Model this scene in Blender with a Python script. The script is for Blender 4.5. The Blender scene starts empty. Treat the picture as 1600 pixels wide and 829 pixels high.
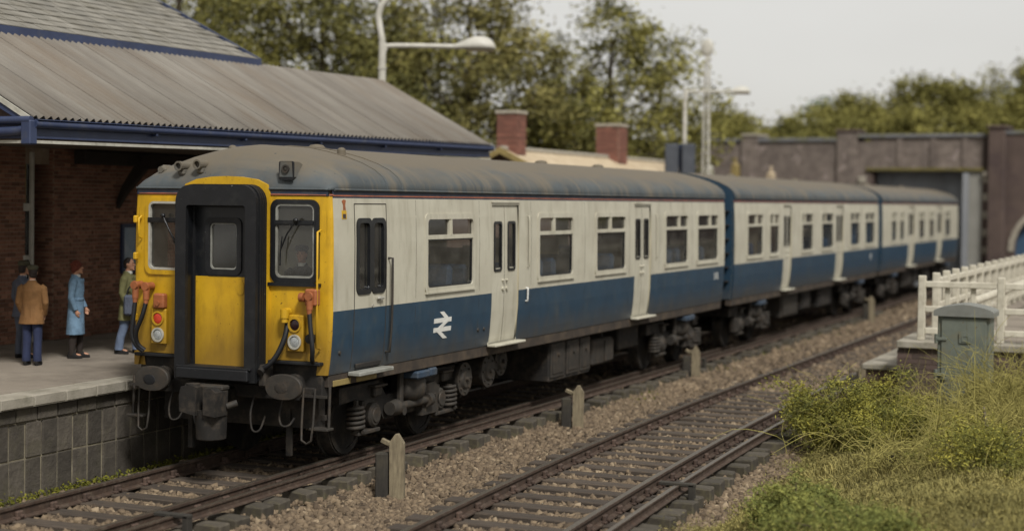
import bpy, math, random
import numpy as np
from mathutils import Vector, Matrix
random.seed(7)
RNG = np.random.default_rng(7)
SC = bpy.context.scene
COL = SC.collection
PI = math.pi

# ------------------------------------------------------------------ camera
cam_d = bpy.data.cameras.new('camera')
cam = bpy.data.objects.new('camera', cam_d); COL.objects.link(cam)
YAW, PIT, ROL, FPX, SHV = math.radians(23.742), math.radians(1.144), math.radians(-0.65), 2488.0, -52.15
CAM_POS = Vector((10.742, -16.046, 3.234))
_f = Vector((-math.sin(YAW)*math.cos(PIT), math.cos(YAW)*math.cos(PIT), -math.sin(PIT)))
_r = Vector((math.cos(YAW), math.sin(YAW), 0)); _d = _f.cross(_r)
_r2 = math.cos(ROL)*_r + math.sin(ROL)*_d; _d2 = math.cos(ROL)*_d - math.sin(ROL)*_r
cam.matrix_world = Matrix(((_r2.x, -_d2.x, -_f.x, CAM_POS.x), (_r2.y, -_d2.y, -_f.y, CAM_POS.y), (_r2.z, -_d2.z, -_f.z, CAM_POS.z), (0, 0, 0, 1)))
cam_d.sensor_width = 36.0; cam_d.lens = FPX/1600*36.0; cam_d.shift_y = SHV/1600
cam_d.clip_end = 3000; cam_d.clip_start = 0.1
cam_d.dof.use_dof = True; cam_d.dof.focus_distance = 19.5; cam_d.dof.aperture_fstop = 0.60
cam_d.dof.aperture_blades = 0
SC.camera = cam

# ------------------------------------------------------------------ light: overcast daylight
SUN_EL, SUN_AZ = math.radians(48), math.radians(134)      # azimuth from +Y clockwise (towards +X)
w = bpy.data.worlds.new('World'); SC.world = w; w.use_nodes = True
nt = w.node_tree; nt.nodes.clear()
wo = nt.nodes.new('ShaderNodeOutputWorld'); mx = nt.nodes.new('ShaderNodeMixShader')
b1 = nt.nodes.new('ShaderNodeBackground'); b2 = nt.nodes.new('ShaderNodeBackground')
sky = nt.nodes.new('ShaderNodeTexSky'); sky.sky_type = 'NISHITA'; sky.sun_disc = False
sky.sun_elevation = SUN_EL; sky.sun_rotation = SUN_AZ
b1.inputs[1].default_value = 0.07
nt.links.new(sky.outputs[0], b1.inputs[0])
tc = nt.nodes.new('ShaderNodeTexCoord'); nz = nt.nodes.new('ShaderNodeTexNoise')
mp = nt.nodes.new('ShaderNodeMapping'); mp.inputs['Scale'].default_value = (1.2, 1.2, 3.5)
nz.inputs['Scale'].default_value = 1.6; nz.inputs['Detail'].default_value = 5
cr = nt.nodes.new('ShaderNodeValToRGB')
cr.color_ramp.elements[0].color = (0.385, 0.375, 0.355, 1); cr.color_ramp.elements[1].color = (0.445, 0.436, 0.416, 1)
cr.color_ramp.elements[0].position = 0.3; cr.color_ramp.elements[1].position = 0.7
nt.links.new(tc.outputs['Generated'], mp.inputs[0]); nt.links.new(mp.outputs[0], nz.inputs['Vector'])
nt.links.new(nz.outputs[0], cr.inputs[0]); nt.links.new(cr.outputs[0], b2.inputs[0]); b2.inputs[1].default_value = 0.93
mx.inputs[0].default_value = 0.95
nt.links.new(b1.outputs[0], mx.inputs[1]); nt.links.new(b2.outputs[0], mx.inputs[2]); nt.links.new(mx.outputs[0], wo.inputs[0])
sd = bpy.data.lights.new('sun', 'SUN'); sd.energy = 2.1; sd.angle = math.radians(11); sd.color = (1, 0.975, 0.94)
so = bpy.data.objects.new('sun', sd); COL.objects.link(so)
_sv = Vector((math.sin(SUN_AZ)*math.cos(SUN_EL), math.cos(SUN_AZ)*math.cos(SUN_EL), math.sin(SUN_EL)))
so.rotation_euler = _sv.to_track_quat('Z', 'Y').to_euler()
SC.view_settings.view_transform = 'Standard'; SC.view_settings.look = 'None'
SC.view_settings.exposure = 0.85; SC.view_settings.gamma = 1.0
try:
    SC.cycles.use_denoising = True
    SC.cycles.max_bounces = 8; SC.cycles.transparent_max_bounces = 16
except Exception: pass

# ------------------------------------------------------------------ materials
def lin(h):
    h = h.lstrip('#'); o = []
    for i in (0, 2, 4):
        c = int(h[i:i+2], 16)/255
        o.append(c/12.92 if c <= 0.04045 else ((c+0.055)/1.055)**2.4)
    return tuple(o)
def mat(name, col, col2=None, scale=6.0, stretch=(1, 1, 1), rough=0.75, metal=0.0, bump=0.0, bscale=60.0, bstretch=(1, 1, 1),
        objvar=0.0, dirt=None, dirt_scale=2.5, dirt_lo=0.5, dirt_hi=0.75, dirt_stretch=(1, 1, 1), attr=None, speck=None, spec=0.4, world=False, topdust=None, lowdust=None):
    m = bpy.data.materials.new(name); m.use_nodes = True
    n = m.node_tree.nodes; L = m.node_tree.links
    p = n['Principled BSDF']
    col = lin(col) if isinstance(col, str) else col
    col2 = (lin(col2) if isinstance(col2, str) else col2) if col2 else tuple(c*0.72 for c in col)
    t = n.new('ShaderNodeTexCoord'); geo = n.new('ShaderNodeNewGeometry')
    def noise(sc, st, det=6, rgh=0.6, off=0.0):
        mm = n.new('ShaderNodeMapping'); mm.inputs['Scale'].default_value = st; mm.inputs['Location'].default_value = (off, off*1.7, off*0.6)
        L.new(geo.outputs['Position'] if world else t.outputs['Object'], mm.inputs[0])
        k = n.new('ShaderNodeTexNoise'); k.inputs['Scale'].default_value = sc; k.inputs['Detail'].default_value = det
        k.inputs['Roughness'].default_value = rgh; L.new(mm.outputs[0], k.inputs['Vector'])
        return k.outputs[0]
    def ramp(src, a, b, ca=(0, 0, 0, 1), cb=(1, 1, 1, 1)):
        r = n.new('ShaderNodeValToRGB'); r.color_ramp.elements[0].position = a; r.color_ramp.elements[1].position = b
        r.color_ramp.elements[0].color = ca; r.color_ramp.elements[1].color = cb; L.new(src, r.inputs[0]); return r.outputs[0]
    def mix(f, a, b):
        x = n.new('ShaderNodeMix'); x.data_type = 'RGBA'
        if isinstance(f, float): x.inputs[0].default_value = f
        else: L.new(f, x.inputs[0])
        for s, v in ((6, a), (7, b)):
            if isinstance(v, tuple): x.inputs[s].default_value = (*v[:3], 1)
            else: L.new(v, x.inputs[s])
        return x.outputs[2]
    if attr:
        at = n.new('ShaderNodeAttribute'); at.attribute_name = 'var'; fac = at.outputs['Fac']
        c = ramp(fac, 0.0, 1.0, (*col2, 1), (*col, 1))
        if isinstance(attr, (list, tuple)):
            r = c.node
            for pos, cc in attr:
                e = r.color_ramp.elements.new(pos); e.color = (*(lin(cc) if isinstance(cc, str) else cc), 1)
    else:
        c = mix(ramp(noise(scale, stretch), 0.32, 0.68), col2, col)
    if dirt:
        c = mix(ramp(noise(dirt_scale, dirt_stretch, 8, 0.65, 5.3), dirt_lo, dirt_hi), c, lin(dirt) if isinstance(dirt, str) else dirt)
    if topdust:
        sx = n.new('ShaderNodeSeparateXYZ'); L.new(t.outputs['Object'], sx.inputs[0])
        ad = n.new('ShaderNodeMath'); ad.operation = 'MULTIPLY_ADD'; L.new(noise(3.0, (1, .35, 1), 6, .6, 3.1), ad.inputs[0]); ad.inputs[1].default_value = topdust[3]; L.new(sx.outputs[2], ad.inputs[2])
        c = mix(ramp(ad.outputs[0], 0.0, 1.0), c, lin(topdust[0]))
        mr_ = c.node.inputs[0].links[0].from_node
        m2_ = n.new('ShaderNodeMapRange'); m2_.inputs[1].default_value = topdust[1]; m2_.inputs[2].default_value = topdust[2]; L.new(ad.outputs[0], m2_.inputs[0]); L.new(m2_.outputs[0], mr_.inputs[0])
    if lowdust:
        sx = n.new('ShaderNodeSeparateXYZ'); L.new(t.outputs['Object'], sx.inputs[0])
        ad = n.new('ShaderNodeMath'); ad.operation = 'MULTIPLY_ADD'; L.new(noise(2.2, (1, 1.6, .5), 7, .65, 7.7), ad.inputs[0]); ad.inputs[1].default_value = -lowdust[3]; L.new(sx.outputs[2], ad.inputs[2])
        m3_ = n.new('ShaderNodeMapRange'); m3_.inputs[1].default_value = lowdust[1]; m3_.inputs[2].default_value = lowdust[2]; m3_.inputs[3].default_value = 0.75; m3_.inputs[4].default_value = 0.0; L.new(ad.outputs[0], m3_.inputs[0])
        c = mix(m3_.outputs[0], c, lin(lowdust[0]))
    if speck:
        c = mix(ramp(noise(speck[1], (1, 1, 1), 3, 0.5, 9.1), speck[2], speck[2]+0.03), c, lin(speck[0]) if isinstance(speck[0], str) else speck[0])
    if objvar:
        oi = n.new('ShaderNodeObjectInfo'); mr = n.new('ShaderNodeMapRange')
        mr.inputs[3].default_value = 1-objvar; mr.inputs[4].default_value = 1+objvar
        L.new(oi.outputs['Random'], mr.inputs[0])
        vm = n.new('ShaderNodeVectorMath'); vm.operation = 'SCALE'; L.new(c, vm.inputs[0]); L.new(mr.outputs[0], vm.inputs['Scale']); c = vm.outputs[0]
    L.new(c, p.inputs['Base Color'])
    p.inputs['Roughness'].default_value = rough; p.inputs['Metallic'].default_value = metal
    p.inputs['Specular IOR Level'].default_value = spec
    if bump:
        bp = n.new('ShaderNodeBump'); bp.inputs['Strength'].default_value = 1.0; bp.inputs['Distance'].default_value = bump
        L.new(noise(bscale, bstretch, 6, 0.65, 2.2), bp.inputs['Height']); L.new(bp.outputs[0], p.inputs['Normal'])
    return m
def glass_mat(name, tint, gl=0.12):
    m = bpy.data.materials.new(name); m.use_nodes = True
    n = m.node_tree.nodes; L = m.node_tree.links; n.remove(n['Principled BSDF'])
    o = n['Material Output']; tr = n.new('ShaderNodeBsdfTransparent'); tr.inputs[0].default_value = (*tint, 1)
    g = n.new('ShaderNodeBsdfGlossy'); g.inputs['Roughness'].default_value = 0.06; g.inputs[0].default_value = (0.9, 0.9, 0.9, 1)
    lw = n.new('ShaderNodeFresnel'); lw.inputs[0].default_value = 1.45
    ma = n.new('ShaderNodeMath'); ma.operation = 'MULTIPLY_ADD'; ma.inputs[1].default_value = 0.8; ma.inputs[2].default_value = gl*0.3; L.new(lw.outputs[0], ma.inputs[0])
    # dusty film
    df = n.new('ShaderNodeBsdfDiffuse'); df.inputs[0].default_value = (0.30, 0.29, 0.26, 1)
    t = n.new('ShaderNodeTexCoord'); nz_ = n.new('ShaderNodeTexNoise'); nz_.inputs['Scale'].default_value = 3.0; nz_.inputs['Detail'].default_value = 6
    L.new(t.outputs['Object'], nz_.inputs['Vector'])
    mr = n.new('ShaderNodeMapRange'); mr.inputs[1].default_value = 0.35; mr.inputs[2].default_value = 0.75; mr.inputs[3].default_value = 0.03; mr.inputs[4].default_value = 0.12
    L.new(nz_.outputs[0], mr.inputs[0])
    a = n.new('ShaderNodeMixShader'); L.new(ma.outputs[0], a.inputs[0]); L.new(tr.outputs[0], a.inputs[1]); L.new(g.outputs[0], a.inputs[2])
    b = n.new('ShaderNodeMixShader'); L.new(mr.outputs[0], b.inputs[0]); L.new(a.outputs[0], b.inputs[1]); L.new(df.outputs[0], b.inputs[2])
    L.new(b.outputs[0], o.inputs[0]); return m

M = {}
M['cream'] = mat('cream_paint', '#b5b1a0', '#a8a392', scale=2.0, rough=0.5, dirt='#857f6c', dirt_scale=1.6, dirt_lo=0.5, dirt_hi=0.92, dirt_stretch=(1, 3.5, 0.7), bump=0.0015, bscale=5, speck=('#7d7868', 26, 0.74))
M['blue'] = mat('blue_paint', '#263e50', '#203545', scale=3.0, rough=0.45, lowdust=('#4c463c', 0.75, 1.25, 0.6), dirt='#4a4f4c', dirt_scale=2.2, dirt_lo=0.52, dirt_hi=1.0, dirt_stretch=(1, 1.5, 1), bump=0.0015, bscale=5, speck=('#67717a', 30, 0.76))
M['yellow'] = mat('yellow_paint', '#c79d1c', '#b48c16', scale=3.0, rough=0.5, lowdust=('#6e5420', 1.0, 1.7, 0.7), dirt='#8a6a1a', dirt_scale=3.0, dirt_lo=0.47, dirt_hi=0.85, dirt_stretch=(2, 1, 0.7), speck=('#4a3a14', 34, 0.70), bump=0.001, bscale=14)
M['stripe'] = mat('faded_orange_line', '#a05a3e', '#7e4c3a', scale=5, rough=0.7, dirt='#54443c', dirt_scale=3, dirt_lo=0.45, dirt_hi=0.8)
M['orange'] = mat('orange_paint', '#9a5a35', '#834c2b', scale=12, rough=0.6, dirt='#6a4026', dirt_lo=0.5, dirt_hi=0.8, dirt_scale=9)
M['roof'] = mat('roof_paint', '#4c5254', '#3f4446', scale=2.5, rough=0.75, dirt='#6a6254', dirt_scale=1.5, dirt_lo=0.48, dirt_hi=0.72, dirt_stretch=(0.5, 2.6, 0.5), topdust=('#5f5749', 3.72, 4.02, 0.60), bump=0.002, bscale=20, speck=('#37383a', 20, 0.72))
M['band'] = mat('dark_blue_band', '#2b3344', '#232b3a', scale=5, rough=0.6, dirt='#54524b', dirt_scale=5, dirt_lo=0.5, dirt_hi=0.9)
M['black'] = mat('black_rubber', '#141518', '#0f1012', scale=8, rough=0.6, dirt='#2b2b2a', dirt_scale=5, dirt_lo=0.52, dirt_hi=0.9, speck=('#6a6a66', 38, 0.73), bump=0.002, bscale=30)
M['blackgloss'] = mat('black_paint', '#15171a', '#101113', scale=8, rough=0.35, dirt='#33322e', dirt_scale=6, dirt_lo=0.55, dirt_hi=0.9)
M['under'] = mat('underframe_grime', '#221f1b', '#171513', scale=7, rough=0.8, dirt='#4b4237', dirt_scale=5, dirt_lo=0.48, dirt_hi=0.8, bump=0.004, bscale=40)
M['undergrey'] = mat('grimy_grey_metal', '#36322c', '#272420', scale=9, rough=0.7, dirt='#4a3e31', dirt_scale=7, dirt_lo=0.5, dirt_hi=0.8, bump=0.003, bscale=40)
M['solebar'] = mat('solebar_grime', '#3f362d', '#2f2923', scale=4, rough=0.8, dirt='#5a4d3d', dirt_scale=4, dirt_lo=0.45, dirt_hi=0.85)
M['steel'] = mat('dull_steel', '#5b5751', '#46423d', scale=12, rough=0.45, metal=0.6)
M['chrome'] = mat('bright_trim', '#b8b6ac', '#9a978c', scale=9, rough=0.4, metal=0.2)
M['treadboard'] = mat('step_board_grey', '#8f8f88', '#77776f', scale=9, rough=0.7, dirt='#5d584c', dirt_lo=0.5, dirt_hi=0.8)
M['blue_box'] = mat('faded_blue_cover', '#2b3d50', '#243444', scale=9, rough=0.6, dirt='#4b4a45', dirt_lo=0.5, dirt_hi=0.85)
M['seat'] = mat('seat_moquette', '#4a6a8c', '#3d5a7a', scale=20, rough=0.95)
M['inside'] = mat('interior_panel', '#b0a88f', '#a39b83', scale=3, rough=0.8)
M['floor_in'] = mat('interior_floor', '#453f36', rough=0.9)
M['white'] = mat('white_vinyl', '#d3d2cb', '#c3c2bb', scale=9, rough=0.6)
M['red_lens'] = mat('red_lens', '#c4442e', '#a83422', scale=40, rough=0.25, bump=0.004, bscale=120)
M['dark_lens'] = mat('dark_lens', '#2a1518', '#1b1014', scale=30, rough=0.15)
M['clear_lens'] = mat('clear_lens', '#b9bcbb', '#8d9291', scale=60, rough=0.2, metal=0.4, bump=0.004, bscale=130)
M['cable'] = mat('black_cable', '#17181a', '#101012', rough=0.5)
M['glass'] = glass_mat('window_glass', (0.86, 0.87, 0.85))
M['glass_cab'] = glass_mat('cab_glass', (0.92, 0.93, 0.91))
M['rust'] = mat('rusty_rail_side', '#45352a', '#352a22', scale=14, rough=0.85, dirt='#5d5246', dirt_scale=10, dirt_lo=0.5, dirt_hi=0.8)
M['railtop'] = mat('worn_rail_head', '#7f776c', '#5c5347', scale=30, stretch=(8, 0.5, 1), rough=0.35, metal=0.7)
M['chair'] = mat('rusty_rail_chair', '#514036', '#3d322b', scale=20, rough=0.9, objvar=0.3)
M['sleeper'] = mat('weathered_sleeper', '#4b4239', '#39322b', scale=5, stretch=(0.6, 7, 3), rough=0.9, dirt='#5c4e3e', dirt_scale=6, dirt_lo=0.52, dirt_hi=0.85, objvar=0.18, bump=0.006, bscale=20, bstretch=(0.5, 6, 6))
M['sleeperend'] = mat('mossy_sleeper_end', '#4e483d', '#38332c', scale=9, rough=0.9, dirt='#66603f', dirt_scale=4, dirt_lo=0.5, dirt_hi=0.85, objvar=0.25, bump=0.005, bscale=25)
M['ballast'] = mat('ballast_bed', '#54493b', '#3c342a', scale=30, rough=0.95, dirt='#3a332b', dirt_scale=14, dirt_lo=0.5, dirt_hi=0.7, bump=0.03, bscale=24)
M['stone'] = mat('ballast_stone', '#8f7f68', '#43382c', attr=[(0.4, '#625443'), (0.8, '#786853')], rough=0.95)
M['wood_post'] = mat('weathered_post', '#857a62', '#655b49', scale=6, stretch=(5, 5, 0.7), rough=0.9, dirt='#4b4436', dirt_scale=5, dirt_lo=0.5, dirt_hi=0.85, bump=0.004, bscale=25, bstretch=(6, 6, 0.6))
M['stub'] = mat('dark_stub', '#35322c', '#26231f', scale=6, stretch=(5, 5, 0.7), rough=0.9, dirt='#4b4537', dirt_lo=0.5, dirt_hi=0.8)
M['platform'] = mat('platform_tarmac', '#8a8174', '#7b7266', world=True, scale=1.6, rough=0.95, dirt='#5b5349', dirt_scale=1.1, dirt_lo=0.45, dirt_hi=0.75, bump=0.006, bscale=70, speck=('#9d958a', 70, 0.66))
M['coping'] = mat('coping_stone', '#979184', '#827c6f', world=True, scale=3, rough=0.9, dirt='#565443', dirt_scale=3.5, dirt_lo=0.5, dirt_hi=0.85, bump=0.006, bscale=40, objvar=0.06)
M['joint'] = mat('pale_mortar', '#908a7b', '#6f6a5d', scale=4, rough=0.95)
M['pstone'] = mat('platform_wall_stone', '#524c43', '#3f3a33', world=True, scale=4, rough=0.92, dirt='#4b4737', dirt_scale=3, dirt_lo=0.5, dirt_hi=0.8, bump=0.022, bscale=11, objvar=0.28)
M['mortar_dark'] = mat('dark_mortar', '#8d8570', '#5a5343', scale=5, rough=0.95)
M['brick'] = mat('station_brick', '#a07660', '#664839', world=True, attr=[(0.5, '#855f4d')], rough=0.9, dirt='#6a4c3c', dirt_scale=1.4, dirt_lo=0.45, dirt_hi=0.8, bump=0.003, bscale=70)
M['brick_mortar'] = mat('station_mortar', '#a39280', '#857563', scale=6, rough=0.95)
M['brick_side'] = mat('brick_block', '#5c4a40', '#473931', scale=9, rough=0.9)
M['slate'] = mat('roof_slate', '#7f7b72', '#6b6860', world=True, scale=3, rough=0.85, dirt='#5b5648', dirt_scale=2.5, dirt_lo=0.48, dirt_hi=0.8, objvar=0.10, bump=0.004, bscale=30, attr=None)
M['slate_under'] = mat('slate_batten', '#3f3c37', rough=0.9)
M['corr'] = mat('corrugated_sheet', '#7a756c', '#655f57', world=True, scale=1.4, stretch=(0.35, 1.6, 0.35), rough=0.75, dirt='#65594b', dirt_scale=0.9, dirt_lo=0.46, dirt_hi=0.8, dirt_stretch=(0.35, 1.5, 0.35), bump=0.003, bscale=40, objvar=0.05)
M['navy'] = mat('navy_paint', '#333d58', '#2b344d', scale=4, rough=0.5, dirt='#5a584f', dirt_scale=3, dirt_lo=0.56, dirt_hi=0.95)
M['offwhite'] = mat('off_white_paint', '#b5b2a6', '#98958a', scale=5, rough=0.7, dirt='#6b6658', dirt_scale=6, dirt_lo=0.5, dirt_hi=0.85)
M['soffit'] = mat('soffit_board', '#6b6155', '#5a5147', scale=5, rough=0.9)
M['dark_beam'] = mat('dark_beam', '#332c26', '#28231e', scale=5, rough=0.9)
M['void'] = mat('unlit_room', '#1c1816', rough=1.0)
M['cream_roof'] = mat('pale_felt_roof', '#b8a88e', '#a39278', scale=2.5, rough=0.9, dirt='#8a7556', dirt_scale=2, dirt_lo=0.5, dirt_hi=0.85)
M['barge'] = mat('ochre_bargeboard', '#8d7c4c', '#7a6a40', scale=6, rough=0.7)
M['brick_dark'] = mat('platform_brick', '#5d4d47', '#3d342f', world=True, attr=[(0.5, '#4d403a')], rough=0.92, dirt='#4f4a38', dirt_scale=2.0, dirt_lo=0.5, dirt_hi=0.8)
M['chim'] = mat('chimney_brick', '#85594b', '#5f4238', attr=[(0.5, '#734d41')], rough=0.9)
M['cement'] = mat('cement_cap', '#9a9385', '#857e70', scale=6, rough=0.9)
M['lamp'] = mat('lamp_paint', '#bdbab0', '#aaa79c', scale=5, rough=0.5, dirt='#8a867a', dirt_lo=0.5, dirt_hi=0.9)
M['diffuser'] = mat('lamp_diffuser', '#a9a08a', '#97907c', scale=9, rough=0.3)
M['bridge'] = mat('bridge_brick', '#7d7269', '#5e544d', scale=2.6, rough=0.92, dirt='#4f4743', dirt_scale=0.7, dirt_lo=0.48, dirt_hi=0.85, dirt_stretch=(1, 1, 0.5), speck=('#857972', 2.4, 0.64), bump=0.012, bscale=9, bstretch=(1, 1, 2.6))
M['bridge2'] = mat('bridge_pier_brick', '#5a4c45', '#4b3f39', scale=1.2, rough=0.92, dirt='#382c30', dirt_scale=0.9, dirt_lo=0.5, dirt_hi=0.85, bump=0.008, bscale=9, bstretch=(1, 1, 2.6))
M['bridge_cope'] = mat('bridge_coping', '#6f6f70', '#5e5e5e', scale=2, rough=0.9, dirt='#5c5a34', dirt_scale=1.5, dirt_lo=0.5, dirt_hi=0.8)
M['moss_ledge'] = mat('mossy_ledge', '#6b6236', '#524b30', scale=2, rough=0.95)
M['greysteel'] = mat('grey_steel_wall', '#8f9194', '#828588', scale=0.7, rough=0.7, dirt='#6b6b6b', dirt_scale=0.6, dirt_lo=0.45, dirt_hi=0.9, dirt_stretch=(2, 2, 0.3))
M['abut'] = mat('pale_abutment', '#8a8880', '#7c7a72', scale=1, rough=0.9)
M['bluedoor'] = mat('blue_door_paint', '#3d566e', '#334a60', scale=2, rough=0.6)
M['leaf_tree'] = mat('olive_leaf', '#8f8a4a', '#48492a', attr=[(0.35, '#625f36'), (0.7, '#7a753e')], rough=0.85, spec=0.15)
M['leaf_dark'] = mat('dark_leaf', '#7f7a40', '#414228', attr=[(0.4, '#585631'), (0.75, '#6c6838')], rough=0.85, spec=0.15)
M['leaf_brown'] = mat('bronze_leaf', '#8c8350', '#4c4a2c', attr=[(0.5, '#6c673c')], rough=0.85, spec=0.15)
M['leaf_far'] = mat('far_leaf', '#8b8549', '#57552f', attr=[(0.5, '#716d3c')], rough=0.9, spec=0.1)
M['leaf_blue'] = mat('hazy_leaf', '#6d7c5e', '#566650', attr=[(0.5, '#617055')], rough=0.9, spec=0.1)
M['leaf_bush'] = mat('bush_leaf', '#a09843', '#4c4f2a', attr=[(0.4, '#6b6b34'), (0.75, '#86813b')], rough=0.8, spec=0.15)
M['leaf_fore'] = mat('foreground_leaf', '#8a8a48', '#535a30', attr=[(0.5, '#6d713b')], rough=0.85, spec=0.15)
M['grassb'] = mat('grass_blade', '#a2965c', '#67623d', attr=[(0.5, '#7d7648'), (0.8, '#918753')], rough=0.9, spec=0.1)
M['straw'] = mat('dry_stem', '#a39a5a', '#6f6a3c', attr=[(0.5, '#8a824b')], rough=0.9, spec=0.1)
M['bark'] = mat('bark', '#4c4335', '#383026', scale=9, stretch=(3, 3, 0.6), rough=0.95, bump=0.01, bscale=14)
M['soil'] = mat('weedy_soil', '#6e6840', '#55552f', scale=3, rough=0.95, dirt='#54462f', dirt_scale=2.2, dirt_lo=0.45, dirt_hi=0.75, bump=0.03, bscale=22)
M['ground'] = mat('ground_earth', '#5a5244', '#4a4438', scale=0.4, rough=0.95, bump=0.02, bscale=8)
M['moss'] = mat('moss_clump', '#76722e', '#515722', attr=[(0.5, '#646327')], rough=0.95, spec=0.1)
M['fencew'] = mat('white_fence_paint', '#bfb9a8', '#aaa493', scale=5, rough=0.7, dirt='#7d7560', dirt_scale=7, dirt_lo=0.52, dirt_hi=0.85, objvar=0.05, speck=('#6b5f4a', 30, 0.72))
M['cab_grey'] = mat('cabinet_paint', '#666b61', '#595e55', scale=5, rough=0.6, dirt='#6a6145', dirt_scale=5, dirt_lo=0.5, dirt_hi=0.8, speck=('#5a4a34', 26, 0.68))
M['cab_lid'] = mat('cabinet_lid_paint', '#74756f', '#676862', scale=5, rough=0.6, dirt='#6a665a', dirt_scale=6, dirt_lo=0.55, dirt_hi=0.9)
M['speaker'] = mat('speaker_panel', '#44484f', '#383c43', scale=4, rough=.6)
M['skin'] = mat('skin', '#b98a6e', '#a87a60', scale=9, rough=0.6)
M['skin_dark'] = mat('skin_shade', '#a87c66', '#94694f', scale=9, rough=0.6)
def cloth(n, c): return mat(n, c, None, scale=5, rough=0.85, bump=0.03, bscale=8, bstretch=(1, 1, 0.45), dirt=tuple(x*0.55 for x in lin(c)), dirt_scale=5, dirt_lo=0.5, dirt_hi=0.8)

# ------------------------------------------------------------------ mesh building
class MB:
    def __init__(s): s.v = []; s.f = []; s.m = []; s.s = []
    def add(s, vs, fs, mi=0, smooth=False):
        o = len(s.v); s.v.extend([tuple(v) for v in vs])
        for f in fs: s.f.append([i+o for i in f]); s.m.append(mi); s.s.append(smooth)
        return s
    def box(s, c, d, mi=0, rot=None, ch=0.0):
        hx, hy, hz = d[0]/2, d[1]/2, d[2]/2
        if ch <= 0:
            vs = [(x*hx, y*hy, z*hz) for x in (-1, 1) for y in (-1, 1) for z in (-1, 1)]
            fs = [(0, 1, 3, 2), (4, 6, 7, 5), (0, 4, 5, 1), (2, 3, 7, 6), (0, 2, 6, 4), (1, 5, 7, 3)]
        else:
            ch = min(ch, hx*0.9, hy*0.9, hz*0.9); vs = []; idx = {}
            for x in (-1, 1):
                for y in (-1, 1):
                    for z in (-1, 1):
                        for a in range(3):
                            k = [x*(hx-ch), y*(hy-ch), z*(hz-ch)]; k[a] = (x*hx, y*hy, z*hz)[a]
                            idx[(x, y, z, a)] = len(vs); vs.append(tuple(k))
            fs = []
            for a in range(3):
                b, c_ = (a+1) % 3, (a+2) % 3
                for sg in (-1, 1):
                    q = []
                    for (p1, p2) in ((-1, -1), (1, -1), (1, 1), (-1, 1)):
                        k = [0, 0, 0]; k[a] = sg; k[b] = p1; k[c_] = p2; q.append(idx[(*k, a)])
                    fs.append(q if sg > 0 else q[::-1])
            for a in range(3):
                b, c_ = (a+1) % 3, (a+2) % 3
                for p1 in (-1, 1):
                    for p2 in (-1, 1):
                        k0 = [0, 0, 0]; k0[a] = -1; k0[b] = p1; k0[c_] = p2; k1 = list(k0); k1[a] = 1
                        q = [idx[(*k0, b)], idx[(*k1, b)], idx[(*k1, c_)], idx[(*k0, c_)]]
                        fs.append(q if p1*p2 < 0 else q[::-1])
            for x in (-1, 1):
                for y in (-1, 1):
                    for z in (-1, 1):
                        q = [idx[(x, y, z, a)] for a in range(3)]; fs.append(q if x*y*z > 0 else q[::-1])
        out = []
        for v in vs:
            v = Vector(v)
            if rot is not None: v = rot @ v
            out.append(v+Vector(c))
        return s.add(out, fs, mi)
    def bx(s, x0, x1, y0, y1, z0, z1, mi=0, ch=0.0):
        return s.box(((x0+x1)/2, (y0+y1)/2, (z0+z1)/2), (abs(x1-x0), abs(y1-y0), abs(z1-z0)), mi, None, ch)
    def loft(s, rings, mi=0, smooth=True, closed=True, cap0=True, cap1=True):
        n = len(rings[0]); vs = [p for r in rings for p in r]; fs = []
        for i in range(len(rings)-1):
            for j in range(n if closed else n-1):
                k = (j+1) % n; fs.append((i*n+j, i*n+k, (i+1)*n+k, (i+1)*n+j))
        s.add(vs, fs, mi, smooth)
        if cap0: s.add(rings[0], [list(range(n))[::-1]], mi)
        if cap1: s.add(rings[-1], [list(range(n))], mi)
        return s
    def cyl(s, p0, p1, r0, r1=None, n=14, mi=0, caps=True, smooth=True):
        p0, p1 = Vector(p0), Vector(p1); r1 = r0 if r1 is None else r1
        d = (p1-p0).normalized(); a = d.orthogonal().normalized(); b = d.cross(a)
        rg = [[p+(a*math.cos(t)+b*math.sin(t))*r for t in [2*PI*i/n for i in range(n)]] for p, r in ((p0, r0), (p1, r1))]
        return s.loft(rg, mi, smooth, True, caps, caps)
    def tube(s, pts, r, n=7, mi=0, r1=None, sy=1.0):
        pts = [Vector(p) for p in pts]; rg = []; pa = None
        for i, p in enumerate(pts):
            d = (pts[min(i+1, len(pts)-1)]-pts[max(i-1, 0)]).normalized()
            a = d.orthogonal().normalized() if pa is None else (pa-d*pa.dot(d)).normalized()
            pa = a; b = d.cross(a); rr = r[i] if isinstance(r, (list, tuple)) else (r if r1 is None else r+(r1-r)*i/(len(pts)-1))
            rg.append([p+(a*math.cos(t)+b*math.sin(t)*sy)*rr for t in [2*PI*k/n for k in range(n)]])
        return s.loft(rg, mi, True)
    def ell(s, c, r, n=14, m=9, mi=0, rot=None, zlo=-1.0, zhi=1.0):
        rg = []
        for i in range(m+1):
            z = zlo+(zhi-zlo)*(0.5-0.5*math.cos(PI*i/m)) if zlo == -1.0 and zhi == 1.0 else zlo+(zhi-zlo)*i/m
            q = math.sqrt(max(0.0, 1-z*z))
            ring = []
            for k in range(n):
                v = Vector((r[0]*max(q, 0.01)*math.cos(2*PI*k/n), r[1]*max(q, 0.01)*math.sin(2*PI*k/n), r[2]*z))
                if rot is not None: v = rot @ v
                ring.append(v+Vector(c))
            rg.append(ring)
        return s.loft(rg, mi, True)
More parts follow.
